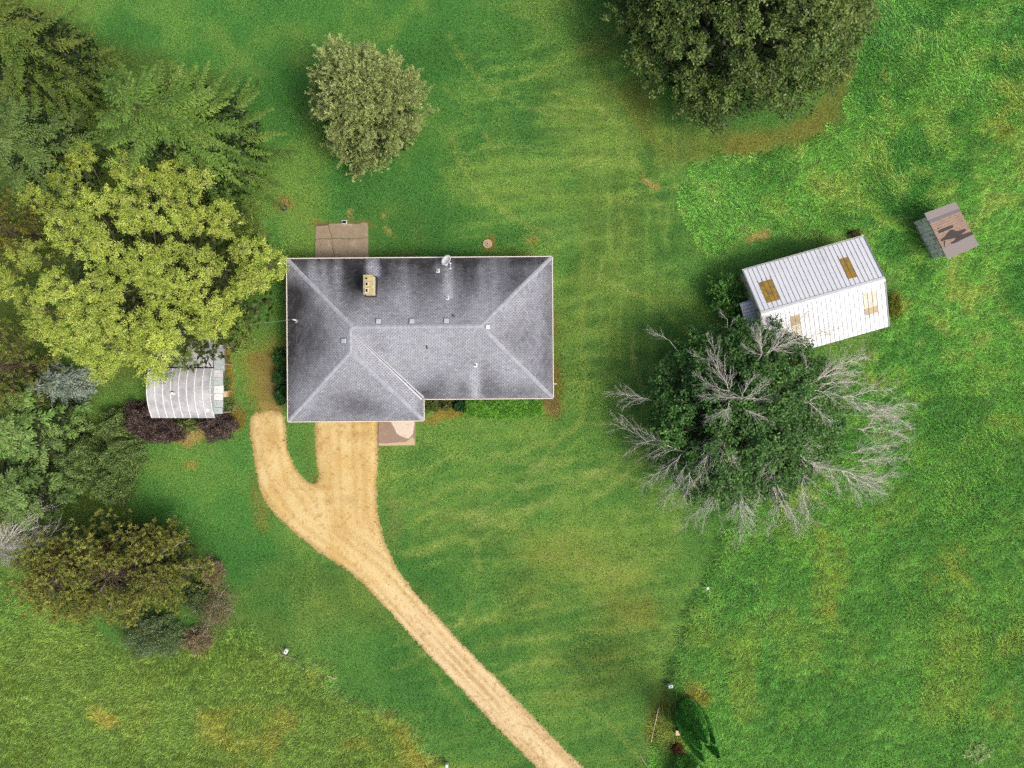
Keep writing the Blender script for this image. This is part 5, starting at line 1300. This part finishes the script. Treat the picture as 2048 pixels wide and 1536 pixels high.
# ---- soft olive conifer behind the house
o = empty('conifer_tree', W(752, 248), 'pale olive bushy conifer standing alone on the lawn behind the house', 'tree')
rng = R_(41); base = origin_of(o); P = []; AXs = []; CC_ = []; segs = []; h = 9.6; limb(segs, base - [0, 0, .1], base + [0, 0, h], .2, .03, rng, 7, 0, .03)
CON = [c * 1.35 for c in (A(154, 170, 104), A(130, 150, 86), A(172, 180, 118), A(112, 132, 74))]
def plume(q, dv, L):
    n = max(3, int(L / .085)); t = np.linspace(0, 1, n); p = q + dv * (L * t)[:, None] + rng.normal(0, .035, (n, 3)); p[:, 2] += .12 * L * t * t
    P.append(p); AXs.append(unit(dv + rng.normal(0, .25, (n, 3)))); CC_.append(palette(rng, 1, CON, .13) * (.78 + .38 * t)[:, None])
for k in range(215):
    t0 = .05 + .94 * (k + rng.random()) / 215; az = k * 2.4 + rng.normal(0, .25); rad = 5.0 * (1 - t0 ** 2.8) ** .8 * (.9 + .1 * math.sin(3 * az + 1))
    L = max(.5, rad * rng.uniform(.72, 1.12)); a = np.array([math.cos(az), math.sin(az), 0]); s = np.array([-a[1], a[0], 0]); c0 = base + [0, 0, t0 * h]
    e = c0 + a * L + [0, 0, L * (.02 + .42 * t0)]; d0 = unit(e - c0)
    limb(segs, c0, e, .025, .008, rng, 3, -.04, .03)
    plume(e - d0 * min(1.1, L * .6), d0, min(1.1, L * .6) + .1)
    for t in np.arange(.3, .9, .42 / max(L, .8)):
        for side in (-1, 1):
            if rng.random() < .85: plume(c0 + (e - c0) * t, unit(d0 * .75 + s * side * rng.uniform(.5, 1.0) + np.array([0, 0, .12])), rng.uniform(.45, .85) * min(1, .35 * L + .2))
CC_ = np.concatenate(CC_)
Q, C = tuft_arrays(rng, np.concatenate(P), np.concatenate(AXs), 9, .2, .05, .75, CON, .12)
C = np.repeat(CC_, 9, 0) * (1 + rng.normal(0, .12, (len(C), 1)))
inner_mass(o, R_(909), 3000, 3.6, 3.6, .6, 6.5, [A(70, 84, 42), A(56, 70, 36)], .35)
leaves_obj('crown', Q, C, M['needle'], o); tube_obj('trunk', segs, M['bark'], o, 4)
# ---- conifers and shrubs down the left side
o = empty('pine_tree', W(95, 735), 'olive brown pine at the left edge beside the small blue spruce', 'tree')
pine(o, R_(51), 8.0, 3.6, [c * 1.2 for c in (A(114, 132, 56), A(94, 116, 48), A(132, 134, 64))], nbr=90, tufts=(9, 14), n=20, needle=(.2, .04))
o = empty('pine_tree', W(85, 478), 'yellow and brown pine in the gap left of the yellow-green tree', 'tree')
pine(o, R_(52), 6.5, 3.2, [c * 1.1 for c in (A(124, 126, 50), A(98, 110, 44), A(80, 98, 42), A(150, 142, 54))], nbr=80, tufts=(8, 12), n=18, needle=(.2, .045))
o = empty('blue_spruce', W(150, 772), 'small blue grey spruce below the yellow-green tree', 'tree')
spruce(o, R_(53), 5.6, 2.3, [c * 1.3 for c in (A(134, 152, 138), A(116, 138, 124), A(150, 164, 152))], p=1.8, step=.34, nb=(6, 8), dens=1.0, blen=.6, piece=(.2, .08), wood_r=.5)
o = empty('spruce_tree', W(120, 850), 'green feathery spruce at the left edge above the rounded shrubs', 'tree')
spruce(o, R_(54), 9.0, 4.1, [c * 1.25 for c in (A(120, 158, 78), A(98, 138, 66), A(144, 172, 98))], p=2.0, step=.5, nb=(6, 8), dens=1.0, blen=.65, piece=(.27, .09), wood_r=.5)
inner_mass(o, R_(904), 2000, 2.9, 2.9, .6, 5.5, [A(64, 80, 44), A(50, 64, 36)], .4)
o = empty('spruce_tree', W(100, 965), 'grey green spruce at the left edge below the feathery one', 'tree')
spruce(o, R_(55), 8.5, 3.9, [c * 1.2 for c in (A(106, 140, 70), A(88, 122, 60), A(126, 154, 86))], p=2.0, step=.5, nb=(6, 8), dens=1.0, blen=.65, piece=(.27, .09), wood_r=.5)
inner_mass(o, R_(905), 2000, 2.8, 2.8, .6, 5.2, [A(60, 76, 42), A(48, 60, 34)], .4)
MUG = [c * 1.8 for c in (A(106, 132, 72), A(86, 114, 58), A(132, 152, 94), A(68, 96, 48))]
for k, (px, py, rpx, hh, lab) in enumerate([(188, 920, 50, 3.2, 'rounded dark green shrub at the left, against the spruces'), (262, 908, 40, 2.8, 'rounded dark green shrub nearest the lawn below the purple bushes'), (247, 852, 34, 2.3, 'small rounded green shrub between the purple bush and the spruces'), (236, 965, 42, 2.4, 'low dark green shrub above the scrubby pine')]):
    o = empty('evergreen_shrub', W(px, py), lab, 'shrub', 'rounded evergreen shrubs at the left')
    rng = R_(60 + k); dome_shrub(o, rng, rpx / 24.0, rpx / 24.0 * 1.05, hh, MUG, leaf=(.15, .05), n=15000, mat='needle', rough_amp=.16, upright=.9, lump=6, thick=.1)
# scrubby red pine, lower left
o = empty('pine_tree', W(300, 1112), 'scrubby olive pine with bare grey twigs, lower left', 'tree')
pine(o, R_(71), 6.6, 5.2, [c * 1.15 for c in (A(128, 136, 60), A(104, 116, 50), A(146, 146, 70), A(86, 98, 44))], nbr=150, tufts=(8, 13), n=24, needle=(.25, .055), wood='bark', elong=(1.25, .8), zmin=.3, subl=.7, wr=.3, gain=1.45)
inner_mass(o, R_(910), 2500, 4.6, 3.0, .5, 4.0, [A(60, 70, 34), A(72, 74, 40)], .35)
segs = []; rng = R_(711); pb = origin_of(o)
for _ in range(26):
    a_ = rng.uniform(0, 6.28); r_ = rng.uniform(.8, 4.2); q_ = pb + np.array([math.cos(a_) * r_ * 1.2, math.sin(a_) * r_ * .75, 6.3 - r_ * .55]); bare_branch(rng, q_, q_ + np.array([math.cos(a_) * 1.1, math.sin(a_) * .8, rng.uniform(-.2, .4)]) * rng.uniform(.6, 1.3), .022, segs, 2, .5, 5, .8, .15)
tube_obj('dead_twigs', segs, M['deadwood'], o, 3)
o = empty('pine_tree', W(190, 1130), 'low leaning pine at the far lower left', 'tree')
pine(o, R_(72), 5.6, 3.6, [c * 1.15 for c in (A(120, 130, 56), A(96, 110, 46), A(140, 136, 66))], nbr=100, tufts=(8, 12), n=24, needle=(.25, .055), wood='bark', elong=(1.2, .95), zmin=.3, wr=.3, gain=1.45)
inner_mass(o, R_(911), 1500, 3.0, 2.6, .5, 3.6, [A(60, 70, 34), A(72, 74, 40)], .35)
o = empty('dead_tree', W(60, 1075), 'leafless grey dead tree at the left edge beside the pine', 'tree')
segs = []; rng = R_(73); db = origin_of(o); limb(segs, db, db + [-.6, -.2, 3.2], .12, .07, rng, 4)
for (tx, ty, z) in [(48, 1035, 4.4), (78, 1020, 4.2), (82, 1050, 4.2), (20, 1050, 4.6), (-10, 1090, 4.4), (10, 1130, 4.0), (40, 1130, 3.8), (110, 1060, 3.6), (-30, 1060, 4.4), (60, 1120, 3.6), (25, 1100, 4.4), (90, 1090, 3.4)]:
    bare_branch(rng, db + [-.5, -.2, 2.9], W(tx, ty, z), .045, segs, 0, .5, 7, 1.0, .06)
tube_obj('branches', segs, M['deadwood'], o, 3)
o = empty('juniper_bush', W(315, 1262), 'grey green juniper bush at the bottom of the scrubby thicket', 'bush')
dome_shrub(o, R_(74), 2.5, 1.9, 1.8, [c * 1.2 for c in (A(110, 134, 88), A(88, 114, 72), A(134, 152, 110))], leaf=(.16, .045), n=15000, mat='needle', rough_amp=.22, upright=.5, lump=6, thick=.2)
o = empty('juniper_bush', W(405, 1190), 'dark green bush in the middle of the dry thicket', 'bush')
dome_shrub(o, R_(75), 1.4, 1.3, 1.5, [c * 1.2 for c in (A(92, 120, 66), A(74, 102, 54), A(112, 136, 84))], leaf=(.14, .05), n=6500, rough_amp=.25, thick=.2)
DRY = [c * 1.05 for c in (A(176, 156, 122), A(150, 134, 104), A(190, 172, 140), A(134, 130, 86))]
for k, (px, py, rx, ry, hh, lab) in enumerate([(436, 1210, 1.9, 2.3, 1.3, 'pale brown dry bush right of the dark green bush'), (400, 1275, 1.5, 1.2, 1.0, 'pale brown dry bush at the bottom of the thicket'), (430, 1140, 1.0, 1.2, 1.1, 'thin grey brown brush beside the scrubby pine')]):
    o = empty('dry_bush', W(px, py), lab, 'bush', 'dry bushes of the lower left thicket'); rng = R_(76 + k)
    dome_shrub(o, rng, rx, ry, hh, DRY, leaf=(.16, .022), n=8000, mat='needle', rough_amp=.25, upright=.7, thick=.3)
    segs = []; bb = origin_of(o)
    for _ in range(12):
        a = rng.uniform(0, 6.28); bare_branch(rng, bb, bb + [math.cos(a) * rx * .9, math.sin(a) * ry * .9, hh * rng.uniform(.5, 1.05)], .02, segs, 1, .5, 5, .8)
    tube_obj('twigs', segs, M['deadwood'], o, 3)
# ---- purple leaved bushes by the barrel shed
PUR = [c * 1.5 for c in (A(104, 88, 86), A(80, 66, 64), A(128, 112, 104), A(66, 54, 54))]
for k, (px, py, rx, ry, hh, lab) in enumerate([(292, 838, 1.6, 1.5, 1.9, 'purple leaved bush at the left end of the barrel shed'), (335, 862, 1.9, 1.0, 1.6, 'low purple leaved bush along the front of the barrel shed'), (445, 850, 1.55, 1.35, 1.9, 'purple leaved bush at the right front corner of the barrel shed')]):
    o = empty('purple_bush', W(px, py), lab, 'bush', 'purple bushes round the barrel shed')
    dome_shrub(o, R_(81 + k), rx, ry, hh, PUR, leaf=(.12, .07), n=11000, rough_amp=.24, upright=.6, thick=.22)
o = empty('green_bush', W(380, 850), 'small bright green bush between the purple bushes', 'bush')
dome_shrub(o, R_(85), 1.0, .6, .9, [A(130, 150, 80), A(96, 120, 60), A(170, 176, 110)], leaf=(.13, .07), n=3000, rough_amp=.25)
o = empty('green_bush', W(425, 675), 'shaded green bush behind the lean-to by the yellow-green tree', 'bush')
dome_shrub(o, R_(86), 1.5, 1.2, 2.6, [c * 1.2 for c in (A(122, 146, 76), A(94, 122, 60), A(146, 164, 96))], leaf=(.14, .07), n=9000, rough_amp=.25)
# strap leaved plants
def strap_plant(name, px, py, rad, n, cols, label, group=None, w=.05, h=.45):
    o = empty(name, W(px, py), label, 'plant', group); rng = R_(int(px * 7 + py)); b0 = origin_of(o)
    Q = []; C = []
    pal = palette(rng, n, cols, .15)
    a = rng.uniform(0, 6.28, n); L = rad * rng.uniform(.5, 1.1, n); prev = np.tile(b0, (n, 1)) + rng.normal(0, rad * .25, (n, 3)) * np.array([1, 1, 0]); d0 = np.stack([np.cos(a), np.sin(a), np.zeros(n)], -1)
    start = prev.copy()
    for k in range(1, 5):
        t = k / 4; q = start + d0 * (L * t)[:, None] + np.array([0, 0, 1.0]) * (h * np.sin(np.minimum(t * 2.3, 2.8)))[..., None]
        Q.append(leaf_arrays((prev + q) / 2, q - prev, np.tile([0, 0, 1.0], (n, 1)) + rng.normal(0, .2, (n, 3)), np.linalg.norm(q - prev, axis=1) * 1.35, np.full(n, w * (1.25 - .5 * t)))); C.append(pal); prev = q
    leaves_obj('leaves', np.concatenate(Q), np.concatenate(C), M['leaf'], o)
LIL = [A(110, 146, 72), A(84, 124, 56), A(150, 168, 96)]
strap_plant('daylily', 452, 765, .8, 110, LIL, 'clump of strap leaved daylilies beside the pale porch sheets', 'daylilies beside the barrel shed')
strap_plant('daylily', 458, 808, .8, 110, LIL, 'clump of strap leaved daylilies next to the right purple bush', 'daylilies beside the barrel shed')
strap_plant('daylily', 463, 850, .45, 50, [A(196, 186, 150), A(150, 150, 96)], 'pale dry daylily tuft right of the purple bush', 'daylilies beside the barrel shed')
# ---- planting against the house
o = empty('hedge', W(1004, 812), 'bright green clipped hedge with a curved front under the south eave', 'hedge')
rng = R_(91); n = 26000; hx0, hx1 = W(929, 800, .8)[0], W(1085, 800, .8)[0]; x = rng.uniform(hx0, hx1, n); u = (x - hx0) / (hx1 - hx0)
yf = (768 - (825 + 11 * np.clip(np.sin(np.pi * np.clip(u, .02, .98)), 0, 1) ** .5)) / FPX * (HC - .8); yb = -.9
y = yf + (yb - yf) * rng.uniform(0, 1, n) ** 1.0; ed = np.minimum(np.minimum(x - hx0, hx1 - x), y - yf); top = 1.05 - .35 * np.exp(-ed / .14) + .05 * np.sin(x * 5) * np.sin(y * 6)
face = rng.random(n) < .22; y[face] = yf[face] + rng.normal(0, .04, face.sum()); z = np.where(face, rng.uniform(.05, .85, n), top - np.abs(rng.normal(0, .07, n)))
c = np.stack([x, y, z], -1); dd = rng.normal(0, 1, (n, 3)) + [0, 0, .5]; nn = np.array([0, 0, .8]) + rng.normal(0, .5, (n, 3))
HED = [c_ * 1.3 for c_ in (A(104, 168, 52), A(78, 140, 40), A(128, 186, 68))]
key = (np.floor(x / .2).astype(int) * 131 + np.floor(y / .2).astype(int) * 71) % 997
leaves_obj('foliage', leaf_arrays(c, dd, nn, .12 * rng.uniform(.7, 1.3, n), .07 * rng.uniform(.7, 1.3, n)), palette(rng, 997, HED, .12)[key] * (1 + rng.normal(0, .14, (n, 1))), M['leaf'], o)
segs = []; b0 = origin_of(o)
for k in range(14): q = np.array([hx0 + (hx1 - hx0) * (k + .5) / 14, -1.6, 0]); limb(segs, q, q + [rng.normal(0, .1), rng.normal(0, .1), .8], .025, .012, rng, 3)
tube_obj('stem', segs, M['bark'], o, 4)
for k, (px, py, rx, ry, hh, cols, lab) in enumerate([(862, 808, .85, .7, 1.0, (A(120, 140, 60), A(84, 108, 44), A(66, 88, 40)), 'small yellow-green shrub in the inner corner by the garage'), (893, 806, .6, .55, .9, (A(104, 120, 60), A(78, 98, 46), A(130, 124, 70)), 'thin mottled shrub between the corner shrub and the hedge'), (918, 808, .55, .6, .9, (A(58, 108, 58), A(46, 88, 46)), 'dark green shrub at the left end of the hedge')]):
    o = empty('foundation_shrub', W(px, py), lab, 'shrub', 'shrubs under the south eave')
    dome_shrub(o, R_(93 + k), rx, ry, hh, [c_ * 1.25 for c_ in cols], leaf=(.11, .06), n=3800, rough_amp=.25)
for k, (px, py, hh, lab) in enumerate([(566, 718, 1.0, 'dark green shrub against the west wall, farthest from the driveway'), (567, 752, 1.1, 'dark green shrub in the middle of the west wall row'), (569, 788, 1.0, 'dark green shrub against the west wall, nearest the driveway')]):
    o = empty('foundation_shrub', W(px, py), lab, 'shrub', 'shrubs along the west wall')
    dome_shrub(o, R_(97 + k), .7, .85, hh, [c_ * 1.2 for c_ in (A(62, 112, 50), A(46, 90, 40), A(84, 132, 66))], leaf=(.12, .065), n=4500, rough_amp=.25)
# ---- by the sheds
o = empty('dark_bush', W(1446, 590), 'dark green arching bush at the left end of the white shed', 'bush')
rng = R_(101); bb = origin_of(o); P = []; D = []; segs = []
for k in range(150):
    a = rng.uniform(0, 6.28); el = rng.uniform(.15, 1.2); L = rng.uniform(1.3, 2.2); e = bb + np.array([math.cos(a) * math.cos(el) * L * .95, math.sin(a) * math.cos(el) * L * 1.12, .4 + math.sin(el) * L * 1.05]); c0 = bb + [0, 0, .3]
    limb(segs, c0, e, .02, .008, rng, 3, .08, .05)
    t = rng.uniform(.3, 1.05, 34); P.append(c0 + (e - c0) * t[:, None] + rng.normal(0, .1, (34, 3)) + np.array([0, 0, 1]) * (.25 * np.sin(np.pi * t))[:, None]); D.append(unit((e - c0)[None] + rng.normal(0, .7, (34, 3)) * L))
P = np.concatenate(P); D = np.concatenate(D); P[:, 2] = np.maximum(P[:, 2], .08)
leaves_obj('foliage', leaf_arrays(P, D, np.array([0, 0, .8]) + rng.normal(0, .5, P.shape), .22 * rng.uniform(.7, 1.3, len(P)), .075 * rng.uniform(.7, 1.3, len(P))), np.repeat(palette(rng, 150, [c * 2.0 for c in (A(74, 124, 48), A(54, 98, 40), A(98, 146, 62))], .14), 34, 0) * (1 + rng.normal(0, .12, (len(P), 1))), M['leaf'], o)
tube_obj('stem', segs, M['bark'], o, 4)
o = empty('goldenrod', W(1786, 612), 'yellow flowering weeds at the far end of the white shed', 'plant')
dome_shrub(o, R_(103), .5, 1.1, .8, [A(186, 168, 44), A(150, 150, 52), A(110, 140, 52)], leaf=(.1, .05), n=2600, rough_amp=.3, stems=False)
o = empty('weed_clump', W(1705, 470), 'dull brownish weeds behind the top corner of the white shed', 'plant')
dome_shrub(o, R_(104), .6, .4, .6, [A(120, 110, 60), A(84, 100, 46)], leaf=(.12, .04), n=1500, rough_amp=.3, stems=False)
o = empty('weed_clump', W(1955, 1503), 'pale matted weed clump in the lower right meadow', 'plant')
dome_shrub(o, R_(105), 1.15, .95, .22, [c * 1.9 for c in (A(150, 178, 116), A(124, 156, 90), A(172, 190, 130))], leaf=(.2, .035), n=2600, rough_amp=.4, stems=False, upright=.1)
# ---- arborvitae columns at the bottom
ARB = [c * 4.2 for c in (A(70, 112, 50), A(52, 92, 42), A(88, 130, 62), A(44, 78, 38))]
for k, (ax, ay, h, r, lab) in enumerate([(1416, 1488, 6.4, .82, 'upright arborvitae, inner one of the clump, beside the lawn'), (1432, 1490, 6.0, .62, 'slim upright arborvitae on the meadow side of the clump'), (1404, 1502, 6.2, .75, 'upright arborvitae nearest the little board'), (1408, 1524, 6.2, .70, 'upright arborvitae at the lower left of the clump'), (1440, 1518, 6.0, .66, 'upright arborvitae at the lower right of the clump')]):
    f = (HC - h) / HC; o = empty('arborvitae', W(1024 + (ax - 1024) * f, 768 + (ay - 768) * f), lab, 'tree', 'arborvitae clump at the bottom')
    rng = R_(111 + k); bb = origin_of(o); n = 9000; t = rng.uniform(.02, 1, n); a = rng.uniform(0, 6.28, n); prof = r * np.clip(1.12 * (1 - t ** 2.2), .03, 1) ** .75 * (.75 + .25 * np.minimum(1, t * 6))
    rr = prof * (1 - np.abs(rng.normal(0, .22, n))) * (1 + .06 * np.sin(a * 5 + t * 9)); p = bb + np.stack([rr * np.cos(a), rr * np.sin(a), t * h], -1)
    out = np.stack([np.cos(a), np.sin(a), np.full(n, .35)], -1); dd = np.array([0, 0, .5]) + out * 1.0 + rng.normal(0, .35, (n, 3)); nn = out * .45 + np.array([0, 0, .9]) + rng.normal(0, .4, (n, 3))
    key = (np.floor(a * 5).astype(int) * 131 + np.floor(t * 26).astype(int) * 71) % 997
    leaves_obj('crown', leaf_arrays(p, dd, nn, .15 * rng.uniform(.7, 1.3, n), .06 * rng.uniform(.7, 1.3, n)), palette(rng, 997, ARB, .13)[key] * 1.25 * (1 + rng.normal(0, .12, (n, 1))), M['leaf_thin'], o)
    segs = []; limb(segs, bb, bb + [0, 0, h * .9], .09, .02, rng, 4, 0, .01); tube_obj('trunk', segs, M['bark'], o, 5)
o = empty('yew_bush', W(1372, 1540), 'dark green bush cut by the bottom edge beside the arborvitae', 'bush')
dome_shrub(o, R_(118), 1.5, 1.5, 2.4, ARB, leaf=(.14, .05), n=12000, rough_amp=.14, upright=.8, thick=.1)
o = empty('red_shrub', W(1352, 1494), 'small reddish brown shrub beside the little board', 'shrub')
dome_shrub(o, R_(119), .45, .4, .5, [A(126, 70, 40), A(96, 60, 36), A(110, 100, 50)], leaf=(.1, .05), n=1200, rough_amp=.3)

# ------------------------------------------------------------------ small things standing about
def marker(name, px, py, size, mat, label, cat, rz=0.0, post=True, z=.55, dark=True):
    o = empty(name, W(px, py), label, cat); b0 = origin_of(o)
    MB().box(b0 + [0, 0, z], size, rz).build('housing', mat, o, bevel=.015)
    if post: MB().box(b0 + [0, 0, z / 2 - size[2] / 4], (.07, .07, z), rz).build('post', M['grey_wood'], o)
    if dark: MB().box(b0 + [0, 0, z + size[2] / 2 + .004], (size[0] * .35, size[1] * .3, .012), rz).build('slot', M['dark_metal'], o)
    return o
marker('utility_box', 577, 1297, (.26, .42, .3), M['white_metal'], 'white utility box with a dark slot beside the old fence line', 'utility box', math.radians(-28))
marker('utility_box', 895, 1525, (.2, .42, .4), M['white_metal'], 'narrow white utility box at the bottom edge by the yellow grass', 'utility box', .05, dark=False)
marker('utility_box', 1338, 1366, (.36, .26, .35), M['white_metal'], 'white utility box just above the arborvitae clump', 'utility box', .1)
o = marker('marker_post', 1411, 1172, (.2, .2, .3), M['white_metal'], 'small white marker post at the edge of the right meadow', 'marker post', .4, dark=False)
for k, (px, py, lab) in enumerate([(562, 1306, 'dark leaning fence post beside the white utility box'), (609, 1336, 'dark leaning fence post in the pale weeds, down the old fence line')]):
    o = empty('fence_post', W(px, py), lab, 'post', 'old fence posts'); b0 = origin_of(o); b = MB(); b.tube(b0 - [0, 0, .1], b0 + [.22, .36, .95], .05, .045, 7); b.build('shaft', M['dark_metal'], o)
    b = MB(); b.tube(b0 + [.22, .36, .95], b0 + [.23, .375, .99], .055, .05, 7); b.build('cap', M['grey_wood'], o)
def rod(name, a, b_, r, mat, label, cat, z0=.06, z1=.06):
    p, q = W(a[0], a[1], z0), W(b_[0], b_[1], z1); m = MB(); m.tube(p, q, r, r * .8, 7); o = m.build(name, mat, origin=(p + q) / 2); return tag(o, label, cat)
rod('fence_rail', (560, 1309), (592, 1318), .035, M['grey_wood'], 'fallen pale fence rail below the white utility box', 'rail', .12, .2)
rod('fence_rail', (655, 1352), (671, 1358), .04, M['pale_wood'], 'short pale rail lying in the weeds of the old fence line', 'rail', .15, .15)
rod('pole', (1317, 1416), (1302, 1484), .045, M['pale_wood'], 'long pale pole lying in the grass left of the arborvitae', 'pole', .14, .10)
rod('pole', (1280, 1511), (1297, 1537), .04, M['grey_wood'], 'grey brown pole lying at the bottom edge', 'pole', .12, .10)
o = empty('low_bench', W(1356, 1461), 'small pale plank bench left of the arborvitae', 'bench'); b0 = origin_of(o)
for k in (-1, 0, 1): MB().box(b0 + [0, .13 * k, .4], (.58, .12, .04), .02).build('plank', M['pale_wood'], o)
for sx in (-.22, .22): MB().box(b0 + [sx, 0, .19], (.05, .32, .38)).build('leg', M['grey_wood'], o)
# round tank cover in the lawn
o = empty('tank_cover', W(975, 488), 'round tan concrete tank cover with a ring in the lawn behind the house', 'tank cover'); b0 = origin_of(o)
def disc(z0, z1, r, n=26): return MB().prism([(b0[0] + r * math.cos(2 * math.pi * k / n), b0[1] + r * math.sin(2 * math.pi * k / n)) for k in range(n)], z0, z1)
disc(-.05, .10, .38).build('rim', M['ring'], o, bevel=.02); disc(.09, .104, .26).build('recess', M['grey_wood'], o); disc(.10, .14, .17).build('lid', M['ring'], o, bevel=.015); disc(.13, .146, .06).build('knob', M['dark_metal'], o)
# catch basin at the patio edge
o = empty('drain_grate', W(689, 444.5), 'small square drain grate with a pale rim at the patio edge', 'drain'); b0 = origin_of(o)
MB().box(b0 + [0, 0, .045], (.44, .33, .09)).build('rim', M['galv_pale'], o, bevel=.01); MB().box(b0 + [0, 0, .093], (.34, .23, .01)).build('pit', M['black'], o)
for k in range(5): MB().box(b0 + [-.13 + .065 * k, 0, .1], (.02, .23, .012)).build('bar', M['dark_metal'], o)
# hand pump on a patch of bare soil
o = empty('hand_pump', W(568, 416), 'small teal pump with a white handle on a bare patch of soil', 'pump'); b0 = origin_of(o)
b = MB(); b.tube(b0 - [0, 0, .1], b0 + [0, 0, .5], .06, .06, 8); b.tube(b0 + [0, 0, .5], b0 + [0, 0, .62], .09, .05, 8); b.build('body', M['teal'], o)
b = MB(); b.tube(b0 + [0, 0, .58], b0 + [.34, -.2, .66], .035, .035, 6); b.build('handle', M['lead'], o); b = MB(); b.tube(b0 + [0, 0, .45], b0 + [-.25, .12, .38], .035, .03, 6); b.build('spout', M['dark_metal'], o)
b = MB(); b.tube(b0 - [0, 0, .05], b0 + [0, 0, .05], .28, .24, 9); b.build('base', M['dark_metal'], o)
print('TRIANGLES', TRI[0])
